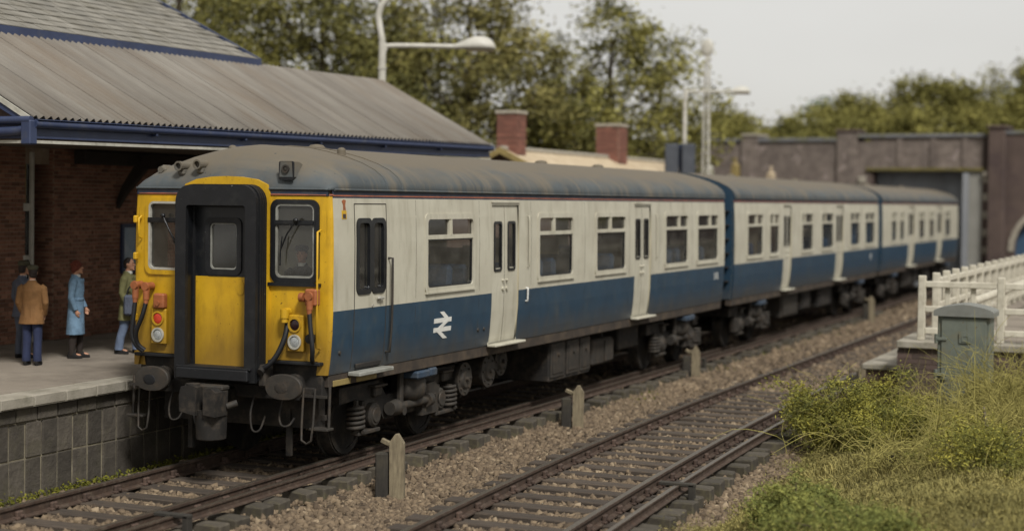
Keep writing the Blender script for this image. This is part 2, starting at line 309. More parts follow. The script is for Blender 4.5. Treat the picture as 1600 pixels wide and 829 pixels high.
    def extrude(s, poly, fn, d0, d1, mi=0, smooth=False, mi_side=None):
        """poly: list of 2D points (counter-clockwise seen from +d); fn(a,b,d) -> 3D."""
        n = len(poly); A = [fn(a, b, d0) for a, b in poly]; B = [fn(a, b, d1) for a, b in poly]
        s.add(B, [list(range(n))], mi); s.add(A, [list(range(n))[::-1]], mi)
        s.add(A+B, [(i, (i+1) % n, n+(i+1) % n, n+i) for i in range(n)], mi if mi_side is None else mi_side, smooth); return s
    def ring(s, outer, inner, fn, d0, d1, mi=0):
        n = len(outer)
        for (P, Q) in ((outer, inner),):
            F = [fn(a, b, d1) for a, b in P]+[fn(a, b, d1) for a, b in Q]
            s.add(F, [(i, (i+1) % n, n+(i+1) % n, n+i) for i in range(n)], mi)
            G = [fn(a, b, d0) for a, b in P]+[fn(a, b, d0) for a, b in Q]
            s.add(G, [(n+i, n+(i+1) % n, (i+1) % n, i) for i in range(n)], mi)
        for P, fl in ((outer, False), (inner, True)):
            V = [fn(a, b, d0) for a, b in P]+[fn(a, b, d1) for a, b in P]
            s.add(V, [((i, (i+1) % n, n+(i+1) % n, n+i) if not fl else (n+i, n+(i+1) % n, (i+1) % n, i)) for i in range(n)], mi)
        return s
    def mesh(s, name, mats):
        me = bpy.data.meshes.new(name); me.from_pydata(s.v, [], s.f)
        for m_ in (mats if isinstance(mats, (list, tuple)) else [mats]): me.materials.append(M[m_] if isinstance(m_, str) else m_)
        me.polygons.foreach_set('material_index', s.m); me.polygons.foreach_set('use_smooth', s.s); me.update(); return me
    def build(s, name, mats, parent=None, loc=(0, 0, 0), rot=(0, 0, 0)):
        return inst(name, s.mesh(name, mats), parent, loc, rot)
def inst(name, me, parent=None, loc=(0, 0, 0), rot=(0, 0, 0), sc=None):
    o = bpy.data.objects.new(name, me); COL.objects.link(o); o.location = loc; o.rotation_euler = rot
    if sc: o.scale = sc
    if parent: o.parent = parent
    return o
def tag(o, label=None, cat=None, group=None, kind=None):
    for k, v in (('label', label), ('category', cat), ('group', group), ('kind', kind)):
        if v: o[k] = v
    return o
def empty(name, loc=(0, 0, 0), rz=0.0):
    o = bpy.data.objects.new(name, None); COL.objects.link(o); o.location = loc; o.rotation_euler = (0, 0, rz); o.empty_display_size = 0.2; return o
def rrect(a0, a1, b0, b1, r, n=4):
    out = []
    for (cx, cy, t0) in ((a1-r, b0+r, -PI/2), (a1-r, b1-r, 0), (a0+r, b1-r, PI/2), (a0+r, b0+r, PI)):
        for i in range(n+1):
            t = t0+PI/2*i/n; out.append((cx+r*math.cos(t), cy+r*math.sin(t)))
    return out
def np_mesh(name, V, F, mats, var=None, smooth=False):
    me = bpy.data.meshes.new(name); V = np.asarray(V, np.float32); F = np.asarray(F, np.int32); k = F.shape[1]
    me.vertices.add(len(V)); me.vertices.foreach_set('co', V.ravel())
    me.loops.add(F.size); me.loops.foreach_set('vertex_index', F.ravel())
    me.polygons.add(len(F)); me.polygons.foreach_set('loop_start', np.arange(0, F.size, k, dtype=np.int32))
    try: me.polygons.foreach_set('loop_total', np.full(len(F), k, np.int32))
    except Exception: pass
    me.update(calc_edges=True)
    if var is not None:
        a = me.attributes.new('var', 'FLOAT', 'FACE'); a.data.foreach_set('value', np.asarray(var, np.float32))
    for m_ in (mats if isinstance(mats, (list, tuple)) else [mats]): me.materials.append(M[m_])
    if smooth: me.polygons.foreach_set('use_smooth', np.ones(len(F), bool))
    return me
def leaf_quads(P, size, aspect=0.55, up=0.3):
    """Two-triangle leaf faces at points P (n,3), random orientation."""
    n = len(P); d = RNG.normal(size=(n, 3)); d[:, 2] *= 0.7; d /= np.linalg.norm(d, axis=1)[:, None]
    u = RNG.normal(size=(n, 3)); u[:, 2] += up; u -= d*(u*d).sum(1)[:, None]; u /= np.linalg.norm(u, axis=1)[:, None]
    s = (size*RNG.uniform(0.6, 1.3, n))[:, None]
    a, b = d*s, u*s*aspect
    V = np.stack([P-a, P-b*1.0+a*0.1, P+a, P+b], 1).reshape(-1, 3)
    F = np.arange(4*n).reshape(n, 4); return V, F
# ================================================================== ground, track, ballast
def smooth01(t): t = np.clip(t, 0, 1); return t*t*(3-2*t)
def shift1(y): return 0.02*np.maximum(0, 2-np.asarray(y, float))
def shift2(y):
    d = np.maximum(0, 11.0-np.asarray(y, float)); return 0.0029*d*d
TX = 3.79                                                     # centre line of the second track
def bank_edge(y): return 5.92-0.085*np.asarray(y, float)-0.16*np.maximum(0, 2-np.asarray(y, float))+0.02*np.sin(np.asarray(y)*2.1)
def bank_z(x, y):
    t = np.asarray(x)-bank_edge(y)
    return -0.27+np.where(t > 0, 0.62*smooth01(t/3.4)+0.05*np.sin(x*2.3+y*1.1)*smooth01(t), 0)
def bed_z(x, y):
    x = np.asarray(x, float); y = np.asarray(y, float)
    d1 = np.abs(x-shift1(y)-0.12); d2 = np.abs(x-TX-shift2(y)-0.12)
    z = -0.285+0.075*(1-smooth01((d1-1.2)/0.55))
    z = np.maximum(z, -0.285+0.075*(1-smooth01((d2-1.2)/0.55)))
    return z+0.012*np.sin(x*3.1+y*1.7)*np.sin(y*2.3-x)
g = MB(); g.add([(-900, -60, -0.5), (900, -60, -0.5), (900, 1800, -0.5), (-900, 1800, -0.5)], [(0, 1, 2, 3)])
tag(g.build('ground', 'ground'), 'brown earth ground reaching to the horizon', None, None, 'structure')
def sheet(name, xs, ys, zf, mt):
    X, Y = np.meshgrid(xs, ys); Z = zf(X, Y); V = np.stack([X, Y, Z], -1).reshape(-1, 3); nx = len(xs); ny = len(ys)
    i = np.arange(nx-1)[None, :]+np.arange(ny-1)[:, None]*nx; i = i.ravel()
    F = np.stack([i, i+1, i+nx+1, i+nx], 1)
    return inst(name, np_mesh(name, V, F, mt, None, True))
tag(sheet('track_bed', np.linspace(-1.9, 7.5, 60), np.linspace(-9, 75, 240), bed_z, 'ballast'), 'brown ballast bed under both railway tracks', None, None, 'structure')
tag(sheet('grass_bank', np.linspace(4.6, 15, 70), np.linspace(-10, 11.4, 120), bank_z, 'soil'), 'weedy sloping bank beside the second track', None, None, 'structure')

SLP = 0.555
def rail_mb(x0, y0, y1, sh, z=0.0, ks=1.0):
    mb = MB(); prof = [(-0.07, -0.15), (0.07, -0.15), (0.07, -0.135), (0.02, -0.115), (0.016, -0.045), (0.036, -0.03), (0.036, -0.004)]
    ys = [y0+(y1-y0)*(i/60)**1.5 for i in range(61)] if y1 > 20 else [y0+(y1-y0)*i/60 for i in range(61)]
    full = prof+[(0.032, 0.0), (-0.032, 0.0)]+[(-a, b) for a, b in prof[::-1]][:-1]+[(-0.07, -0.15)]
    full = full[:-1]
    R = [[(x0+float(sh(y))+a*(.8 if ks < 1 else 1), y, z+b*ks) for a, b in full] for y in ys]; n = len(full)
    V = [p for r in R for p in r]
    for j in range(n):
        mi = 1 if j == 7 else 0
        mb.add([], [], 0)
    fs0, fs1 = [], []
    for i in range(len(R)-1):
        for j in range(n):
            k = (j+1) % n; (fs1 if j == 7 else fs0).append((i*n+j, i*n+k, (i+1)*n+k, (i+1)*n+j))
    mb.add(V, fs0, 0); mb.add(V, fs1, 1); return mb
chair = MB()
chair.box((0, 0, -0.125), (0.20, 0.14, 0.03), 0, None, 0.008)
chair.box((0.062, 0, -0.085), (0.045, 0.10, 0.07), 0, None, 0.012); chair.box((-0.062, 0, -0.085), (0.045, 0.10, 0.07), 0, None, 0.012)
chair.box((0.105, 0, -0.10), (0.03, 0.05, 0.03), 0, None, 0.006); chair.box((-0.105, 0, -0.10), (0.03, 0.05, 0.03), 0, None, 0.006)
chair_me = chair.mesh('rail_chair', 'chair')
sl_mes = []
for k in range(5):
    rr = random.Random(k); mb = MB(); L0, L1 = -1.22-rr.uniform(0, .05), 1.12
    mb.box(((L0+L1)/2, 0, -0.21), (L1-L0, 0.225, 0.14), 0, Matrix.Rotation(rr.uniform(-.006, .006), 3, 'Z'), 0.012); sl_mes.append(mb.mesh('sleeper', 'sleeper'))
end_mes = []
for k in range(4):
    rr = random.Random(k+20); mb = MB()
    mb.box((0, 0, -0.17), (0.30+rr.uniform(-.09, .08), 0.23+rr.uniform(-.05, .05), 0.19), 0, Matrix.Rotation(rr.uniform(-.08, .08), 3, 'Z'), 0.016); end_mes.append(mb.mesh('insulator_block', 'sleeperend'))
tracks = []
for ti, (cx, sh, y0, lab) in enumerate(((0.0, shift1, -5.2, 'brown railway track under the train beside the platform'), (TX, shift2, -6.5, 'empty rusty railway track between the ballast and the grass bank'))):
    t = empty('railway_track', (0, 0, 0)); tag(t, lab, None, None, 'structure'); tracks.append(t)
    for s in (-1, 1): rail_mb(cx+s*0.735, y0-1.5, 70, sh).build('rail', ['rust', 'railtop'], t)
    crr = rail_mb(cx+1.2, y0-1.5, 70, sh, 0.055, 0.66); crr.build('conductor_rail', ['rust', 'railtop'], t)
    n = int((46-y0)/SLP); yy = y0
    for i in range(n):
        yy = y0+i*SLP; sx = cx+float(sh(yy))
        inst('sleeper', sl_mes[i % 5], t, (sx, yy, 0))
        if yy < 30 and (ti == 1 or yy < 3.5):
            for s in (-1, 1): inst('rail_chair', chair_me, t, (sx+s*0.735, yy, 0))
        if i % 4 == 3 and yy < 30: pass
    far = MB()
    for i in range(n, int((70-y0)/SLP)):
        yy = y0+i*SLP; far.box((cx, yy, -0.21), (2.5, 0.225, 0.14))
    tag(far.build('far_sleepers', 'sleeper', t), None, None, None, 'stuff')
    i = 0; yy = y0
    while yy < 34:
        sx = cx+1.31+float(sh(yy)); inst('insulator_block', end_mes[i % 4], t, (sx+random.uniform(-.03, .03), yy+random.uniform(-.02, .02), random.uniform(-.03, .025)), (random.uniform(-.08, .08), random.uniform(-.05, .05), random.uniform(-.12, .12)))
        i += 1; yy += random.uniform(.34, .42) if i % 2 else random.uniform(.46, .60)
    for yb in ((1.1, 7.6, 14.5) if ti else (-2.9, 15.0)):
        mb = MB(); sx = cx+1.2+float(sh(yb)); mb.box((sx+0.0, yb, 0.06), (0.42, 0.09, 0.04), 0, None, 0.008); mb.box((sx+.17, yb, -0.05), (0.07, 0.09, 0.24), 0, None, 0.008)
        mb.build('rail_anchor', 'stub', t)

# ballast stones: real stones in one mesh
def stones(N, xr, yr, s0, s1, keep=None, power=1.0, name='ballast', lift=0.3):
    x = RNG.uniform(*xr, N); y = yr[0]+(yr[1]-yr[0])*RNG.uniform(0, 1, N)**power
    ok = np.ones(N, bool)
    for cx, sh, y0 in ((0.0, shift1, -5.2), (TX, shift2, -6.5)):
        dx = x-cx-sh(y); ph = np.mod(y-y0+SLP/2, SLP)-SLP/2
        on = (dx > -1.27) & (dx < 1.14) & (np.abs(ph) < 0.14); ok &= ~(on & (RNG.uniform(0, 1, N) < 0.90))
        for s in (-1, 1): ok &= ~(np.abs(dx-s*.735) < 0.10)
        ok &= ~((dx > 1.12) & (dx < 1.5) & (RNG.uniform(0, 1, N) < 0.75))
    ok &= x < bank_edge(y)+0.25
    if keep is not None: ok &= keep(x, y)
    x, y = x[ok], y[ok]; n = len(x)
    sz = RNG.uniform(s0, s1, n)*RNG.choice([0.7, 1.0, 1.25], n); z = bed_z(x, y)+sz*lift
    base = np.array([(a, b, c) for a in (-1, 1) for b in (-1, 1) for c in (-1, 1)], float)*0.62
    V = base[None]*(1+RNG.uniform(-0.42, 0.42, (n, 8, 3)))
    V *= RNG.uniform(0.55, 1.3, (n, 1, 3))*sz[:, None, None]*np.array([1.25, 0.95, 0.6])
    ax = RNG.normal(size=(n, 3)); ax /= np.linalg.norm(ax, axis=1)[:, None]; th = RNG.uniform(0, 6.28, n)
    c, s_ = np.cos(th)[:, None, None], np.sin(th)[:, None, None]; A = ax[:, None, :]
    V = V*c+np.cross(np.broadcast_to(A, V.shape), V)*s_+A*(A*V).sum(-1, keepdims=True)*(1-c)
    V += np.stack([x, y, z], 1)[:, None, :]
    q = np.array([(0, 1, 3, 2), (4, 6, 7, 5), (0, 4, 5, 1), (2, 3, 7, 6), (0, 2, 6, 4), (1, 5, 7, 3)])
    F = (q[None]+8*np.arange(n)[:, None, None]).reshape(-1, 4)
    var = np.repeat(np.clip(RNG.normal(0.5, 0.22, n), 0, 1), 6)
    o = inst(name, np_mesh(name, V.reshape(-1, 3), F, 'stone', var)); return o
o = stones(150000, (-1.5, 6.6), (-6.5, 12.5), 0.026, 0.050)
tag(o, 'brown crushed ballast stones lying loose between the near rails', None, None, 'stuff')
o = stones(42000, (-1.4, 5.6), (12, 42), 0.042, 0.085, None, 1.6)
tag(o, 'brown crushed ballast stones further along the tracks', None, None, 'stuff')

# concrete marker posts, each with a dark stub beside it
def marker(y, x, h, lab, tilt=0.0):
    t = empty('marker_post', (x, y, -0.3)); tag(t, lab, 'post', 'short posts beside the conductor rail')
    mb = MB(); w_, d_ = 0.17, 0.13
    poly = [(-w_/2, 0), (w_/2, 0), (w_/2, h-0.11), (w_*0.10, h), (-w_*0.14, h-0.005), (-w_/2, h-0.09)]
    R3 = Matrix.Rotation(tilt, 3, 'Y')@Matrix.Rotation(0.35, 3, 'Z')
    mb.extrude(poly, lambda a, b, d: R3@Vector((a, d, b)), d_/2, -d_/2)
    mb.build('slab', 'wood_post', t)
    mb = MB(); mb.box((-0.17, -0.05, h*0.36), (0.15, 0.15, h*0.72), 0, Matrix.Rotation(0.3, 3, 'Z'), 0.014); mb.build('stub', 'stub', t)
    mb = MB(); mb.box((-0.085, 0.0, h-0.13), (0.26, 0.05, 0.06), 0, Matrix.Rotation(0.42, 3, 'Y')@Matrix.Rotation(0.2, 3, 'Z'), 0.01); mb.build('arm', 'wood_post', t)
for y, x, h, lab in ((0.42, 2.07, 0.85, 'weathered post on the ballast beside the front bogie, closest to the camera'),
                     (6.75, 1.86, 0.76, 'weathered post on the ballast beside the grey equipment case, middle one of three'),
                     (13.9, 1.53, 0.78, 'weathered post on the ballast below the rear bogie of the first coach'),
                     (31.0, 1.62, 0.9, 'small blurred post beside the track under the second coach')):
    marker(y, x, h-.06, lab, random.uniform(-.03, .03))
marker(12.6, 5.05, 0.66, 'stubby post top showing behind the green bush beside the second track')

# moss clumps along the train-side rail and platform foot
def tufts(name, pts, n, spread, size, mt, lab, zf):
    P = np.repeat(np.array(pts, float), n, 0); P = P+RNG.normal(size=P.shape)*spread
    P[:, 2] = zf(P[:, 0], P[:, 1])+np.abs(RNG.normal(size=len(P)))*spread[2]
    V, F = leaf_quads(P, size); o = inst(name, np_mesh(name, V, F, mt, np.clip(RNG.normal(.5, .25, len(F)), 0, 1))); return tag(o, lab, None, None, 'stuff')
pts = [(1.75-0.012*y+random.uniform(-.1, .1), y, 0) for y in [13.5, 14.2, 15.2, 16.2, 17.5, 19, 21, 23, 25, 26.5, 28, 30, 32]]+[(1.6, 10.2, 0), (1.62, 10.9, 0)]
tufts('moss', pts, 260, np.array([.14, .42, .02]), 0.035, 'moss', 'yellow green moss growing along the conductor rail', bed_z)
pts = [(-1.62, y, 0) for y in np.arange(-5, 4.2, .22)]
tufts('moss', pts, 70, np.array([.05, .12, .035]), 0.022, 'moss', 'yellow green moss at the foot of the platform wall', lambda x, y: np.full(len(x), -0.26))

# ================================================================== platform
PZ = 0.93
pl = tag(empty('platform', (0, 0, 0)), 'grey station platform with pale coping and stone retaining wall', None, None, 'structure')
mb = MB(); mb.bx(-30, -1.745, -9, 19, -0.4, 0.795); mb.build('core', 'mortar_dark', pl)
mb = MB(); mb.bx(-30, -2.005, -9, 19, 0.80, PZ-0.004); mb.build('surface', 'platform', pl)
mb = MB(); mb.bx(-2.6, -2.02, -9, 19, PZ-0.02, PZ); mb.build('edge_paving', 'platform', pl)
mb = MB(); mb.bx(-2.0, -1.64, -9, 19, 0.80, 0.90); mb.build('coping_bed', 'joint', pl)
cop = []
for k in range(4):
    rr = random.Random(k+5); mb = MB(); mb.box((0, 0, 0), (0.37, 0.548, 0.128), 0, Matrix.Rotation(rr.uniform(-.006, .006), 3, 'Z'), 0.012); cop.append(mb.mesh('coping_stone', 'coping'))
for i in range(44):
    inst('coping_stone', cop[i % 4], pl, (-1.812+random.uniform(-.006, .006), -6.85+i*0.562, PZ-0.064+random.uniform(-.003, .003)))
rows = [(0.795, 0.625, 0.36), (0.612, 0.20, 0.278), (0.188, -0.32, 0.278)]
smesh = {}
for ri, (z1, z0, wd) in enumerate(rows):
    smesh[ri] = []
    for k in range(3):
        rr = random.Random(ri*7+k); mb = MB(); mb.box((0, 0, 0), (0.10, wd-0.014-rr.uniform(0, .012), z1-z0-rr.uniform(0, .006)), 0, None, 0.009); smesh[ri].append(mb.mesh('wall_stone', 'pstone'))
for ri, (z1, z0, wd) in enumerate(rows):
    n = int(9.2/wd)
    for i in range(n):
        inst('wall_stone', smesh[ri][(i*2+ri) % 3], pl, (-1.783+random.uniform(-.009, .010)+(0.018 if ri == 0 else 0), -4.6+(i+0.5)*wd, (z0+z1)/2))
rest = MB()
for ri, (z1, z0, wd) in enumerate(rows):
    for i in range(int(9.2/wd), int(23/wd)):
        rest.box((-1.783, -4.6+(i+0.5)*wd, (z0+z1)/2), (0.10, wd-0.02, z1-z0-0.006), 0, None, 0.012)
tag(rest.build('far_wall_stones', 'pstone', pl), None, None, None, 'stuff')
# pale vertical pointing between some of the stones
for yq, zt in ((-1.82, .60), (-1.54, .60), (-1.26, .6), (-0.99, .6), (-.71, .6), (-.43, .6), (-.15, .6), (.4, .58)):
    pass

# right-hand low platform, upper platform with brick face, white fence
rp = tag(empty('low_platform', (0, 0, 0)), 'low stone edged platform ramp beside the second track', None, None, 'structure')
mb = MB(); mb.bx(5.42, 16, 10.98, 46, -0.4, 0.44); mb.build('wall_block', 'brick_side', rp)
for i in range(24):
    mb = MB(); mb.box((5.70, 10.9+0.62+i*1.25, 0.50), (0.68, 1.22, 0.10), 0, None, 0.02); mb.build('coping_stone', 'coping', rp)
mb = MB(); mb.bx(6.04, 16, 12.0, 46, 0.44, 0.53); mb.build('surface', 'platform', rp)
def brick_panel(name, parent, x0, x1, z0, z1, fn, bw=0.205, bh=0.068, gap=0.010, dep=0.012, mt='brick', seed=1, stuff=True, maxn=99999):
    """Bricks laid in stretcher bond over a wall plane; fn(a,b,d) places a point."""
    rr = random.Random(seed); mb = MB(); var = []; nrow = int((z1-z0)/bh)
    for r in range(nrow):
        zb = z0+r*bh; a = x0-(bw/2 if r % 2 else 0)
        while a < x1:
            p, q = max(a+gap/2, x0), min(a+bw-gap/2, x1)
            if q-p > 0.03:
                d = dep+rr.uniform(-.003, .003)
                mb.extrude([(p, zb+gap/2), (q, zb+gap/2), (q, zb+bh-gap/2), (p, zb+bh-gap/2)], fn, 0, d)
                var += [rr.gauss(.5, .28)]*6
            a += bw
    me = mb.mesh(name, mt)
    at = me.attributes.new('var', 'FLOAT', 'FACE'); at.data.foreach_set('value', np.clip(np.array(var, np.float32), 0, 1))
    o = inst(name, me, parent); 
    if stuff: o['kind'] = 'stuff'
    return o
up = tag(empty('raised_platform', (0, 0, 0)), 'raised brick platform with grey stone coping carrying the white fence', None, None, 'structure')
mb = MB(); mb.bx(6.02, 16, 10.62, 46, -0.4, 0.87); mb.build('core', 'brick_mortar', up)
brick_panel('brickwork', up, 6.02, 8.9, -0.15, 0.87, lambda a, b, d: (a, 10.62-d, b), 0.22, 0.085, .012, .014, 'brick_dark', 3)
brick_panel('brickwork', up, 10.6, 15.0, 0.5, 0.87, lambda a, b, d: (6.02-d, a, b), 0.22, 0.085, .012, .014, 'brick_dark', 4)
for i in range(8):
    mb = MB(); mb.box((6.0+0.5+i*1.02, 10.85, 0.935), (1.0, 0.62, 0.12), 0, None, 0.015); mb.build('coping_stone', 'coping', up)
for i in range(22):
    mb = MB(); mb.box((6.22, 11.16+0.62+i*1.25, 0.935), (0.50, 1.22, 0.12), 0, None, 0.015); mb.build('coping_stone', 'coping', up)
mb = MB(); mb.bx(6.47, 16, 11.16, 46, 0.87, 0.985); mb.build('surface', 'platform', up)

def fence_run(lab, start, direc, nbay, bay=1.26, h=1.07, extra=True):
    t = empty('white_fence', start, math.atan2(direc[1], direc[0])); tag(t, lab, 'fence', 'white platform fences')
    mp_ = MB(); mp_.box((0, 0, h/2), (0.12, 0.12, h), 0, None, 0.012); mp_ = mp_.mesh('post', 'fencew')
    mr_ = MB(); mr_.box((bay/2, -0.02, 0), (bay-0.122, 0.055, 0.10), 0, None, 0.010); mr_ = mr_.mesh('rail', 'fencew')
    mq_ = MB(); mq_.box((0, 0.045, (h-0.18)/2+0.09), (0.085, 0.04, h-0.16), 0, None, 0.008); mq_ = mq_.mesh('pale', 'fencew')
    for i in range(nbay+1):
        inst('post', mp_, t, (i*bay, 0, 0), (0, random.uniform(-.012, .012), random.uniform(-.04, .04)))
        if i < nbay:
            for z in (0.16, 0.52, h-0.14): inst('rail', mr_, t, (i*bay, 0, z), (0, random.uniform(-.006, .006), 0))
            for k in (1, 2): inst('pale', mq_, t, (i*bay+bay*k/3, 0, 0), (0, random.uniform(-.02, .02), 0))
    return t
fence_run('white wooden fence behind the grey cabinet, facing the camera', (6.35, 10.85, 0.995), (1, 0.03), 6)
fence_run('white wooden fence running back along the platform towards the bridge', (6.42, 11.9, 0.995), (0.015, 1), 22, 1.02, 1.08)
rt = empty('ramp_handrail', (7.05, 11.8, 0.985)); tag(rt, 'round white handrail behind the white fence', 'handrail')
mb = MB(); mb.tube([(0, 0, .62), (0.3, 6, .72), (0.7, 16, .95)], 0.075, 8); mb.build('rail', 'fencew', rt)
for y_ in (0.2, 3.2, 6.2, 9.2, 12.2):
    mb = MB(); mb.cyl((y_*.045, y_, 0), (y_*.045, y_, .62+y_*.02), .05); mb.build('post', 'fencew', rt)

# trackside cabinet
cb = tag(empty('trackside_cabinet', (7.40, 8.45, 0.0)), 'grey metal trackside cabinet with curved lid standing in dry weeds', 'cabinet')
W2, D2 = 0.375, 0.26
mb = MB(); mb.bx(-W2, W2, -D2, D2, 0.0, 1.60, 0, 0.012); mb.build('body', 'cab_grey', cb)
mb = MB(); mb.bx(-W2+0.055, W2-0.045, -D2-0.028, -D2-0.002, 0.14, 1.56, 0, 0.010); dr = mb.build('door', 'cab_grey', cb)
mb = MB(); mb.extrude([(-0.085, 1.20), (0.085, 1.20), (0.10, 1.28), (0.0, 1.375), (-0.09, 1.345)], lambda a, b, d: (a+0.03, -D2-0.03-d, b), 0, 0.018); mb.ring(rrect(-.05, .06, 1.22, 1.32, .015, 2), rrect(-.03, .04, 1.24, 1.30, .01, 2), lambda a, b, d: (a+0.03, -D2-0.048-d, b), 0, 0.008); mb.build('plate', 'cab_grey', dr)
mb = MB(); mb.box((-W2+0.10, -D2-0.045, 0.66), (0.07, 0.03, 0.05), 0, None, 0.01); mb.cyl((-W2+0.10, -D2-0.06, 0.66), (-W2+0.10, -D2-0.06, 0.74), 0.013); mb.build('handle', 'cab_grey', dr)
for z in (1.25, 0.72):
    mb = MB(); mb.cyl((-W2-0.015, -D2-0.02, z-0.07), (-W2-0.015, -D2-0.02, z+0.07), 0.028, None, 10); mb.box((-W2+0.06, -D2-0.04, z), (0.16, 0.02, 0.045), 0, None, 0.006); mb.build('hinge', 'cab_grey', cb)
lid = [(-W2-0.055, 1.59), (W2+0.06, 1.59), (W2+0.06, 1.655)]+[((W2+0.06)*math.cos(t)*1.0, 1.655+0.115*math.sin(t)**1.0*(1-.25*abs(math.cos(t)))) for t in [PI*i/12 for i in range(1, 12)]]+[(-W2-0.055, 1.655)]
mb = MB(); mb.extrude(lid, lambda a, b, d: (a, d, b), D2+0.06, -D2-0.07); mb.build('lid', 'cab_lid', cb)
# ================================================================== train
PROF = [(1.335, 1.13), (1.358, 1.25), (1.378, 1.45), (1.392, 1.65), (1.40, 1.914), (1.40, 2.3), (1.40, 2.7), (1.392, 3.0), (1.378, 3.24), (1.372, 3.325)]
ZB, ZW, ZT = 1.17, 1.914, 3.235
def px(z):
    for (a, za), (b, zb) in zip(PROF, PROF[1:]):
        if z <= zb: return a+(b-a)*max(-0.5, (z-za)/(zb-za))
    return PROF[-1][0]
def side(sg, y0=0.0):
    return lambda a, b, d: (sg*(px(b)+d), a, b)
def side_grid(mb, sg, ys, zs, holes, matf, th=0.0):
    for y0, y1 in zip(ys, ys[1:]):
        for z0, z1 in zip(zs, zs[1:]):
            yc, zc = (y0+y1)/2, (z0+z1)/2
            if any(h[0] < yc < h[1] and h[2] < zc < h[3] for h in holes): continue
            q = [(sg*px(z0), y0, z0), (sg*px(z0), y1, z0), (sg*px(z1), y1, z1), (sg*px(z1), y0, z1)]
            mb.add(q if sg > 0 else q[::-1], [(0, 1, 2, 3)], matf(yc, zc), False)
            q2 = [(sg*(px(z)-0.05), y, z) for _, y, z in q]
            mb.add(q2[::-1] if sg > 0 else q2, [(0, 1, 2, 3)], 2)
    for h in holes:                                            # reveals through the wall thickness
        for (ya, yb, za, zb) in ((h[0], h[1], h[2], h[2]), (h[0], h[1], h[3], h[3])):
            mb.add([(sg*px(za), ya, za), (sg*px(za), yb, za), (sg*(px(za)-.05), yb, za), (sg*(px(za)-.05), ya, za)], [(0, 1, 2, 3)], 2)
        for ya in (h[0], h[1]):
            zz = [h[2]+(h[3]-h[2])*i/4 for i in range(5)]
            for za, zb in zip(zz, zz[1:]):
                mb.add([(sg*px(za), ya, za), (sg*px(zb), ya, zb), (sg*(px(zb)-.05), ya, zb), (sg*(px(za)-.05), ya, za)], [(0, 1, 2, 3)], 2)
ROOFP = [(1.385, 3.325), (1.398, 3.345), (1.388, 3.42), (1.335, 3.50), (1.225, 3.585), (1.05, 3.67), (0.82, 3.748), (0.55, 3.815), (0.28, 3.865), (0, 3.885)]
ROOFP = ROOFP+[(-a, b) for a, b in ROOFP[-2::-1]]

def seat_mesh():
    mb = MB()
    mb.box((0, 0, 1.62), (1.0, 0.42, 0.14), 0, None, 0.04); mb.box((0, 0.20, 1.98), (1.0, 0.13, 0.72), 0, Matrix.Rotation(-.12, 3, 'X'), 0.05)
    mb.box((0, 0.0, 1.42), (0.9, 0.34, 0.30), 1); return mb.mesh('seat', ['seat', 'under'])
SEAT = seat_mesh()

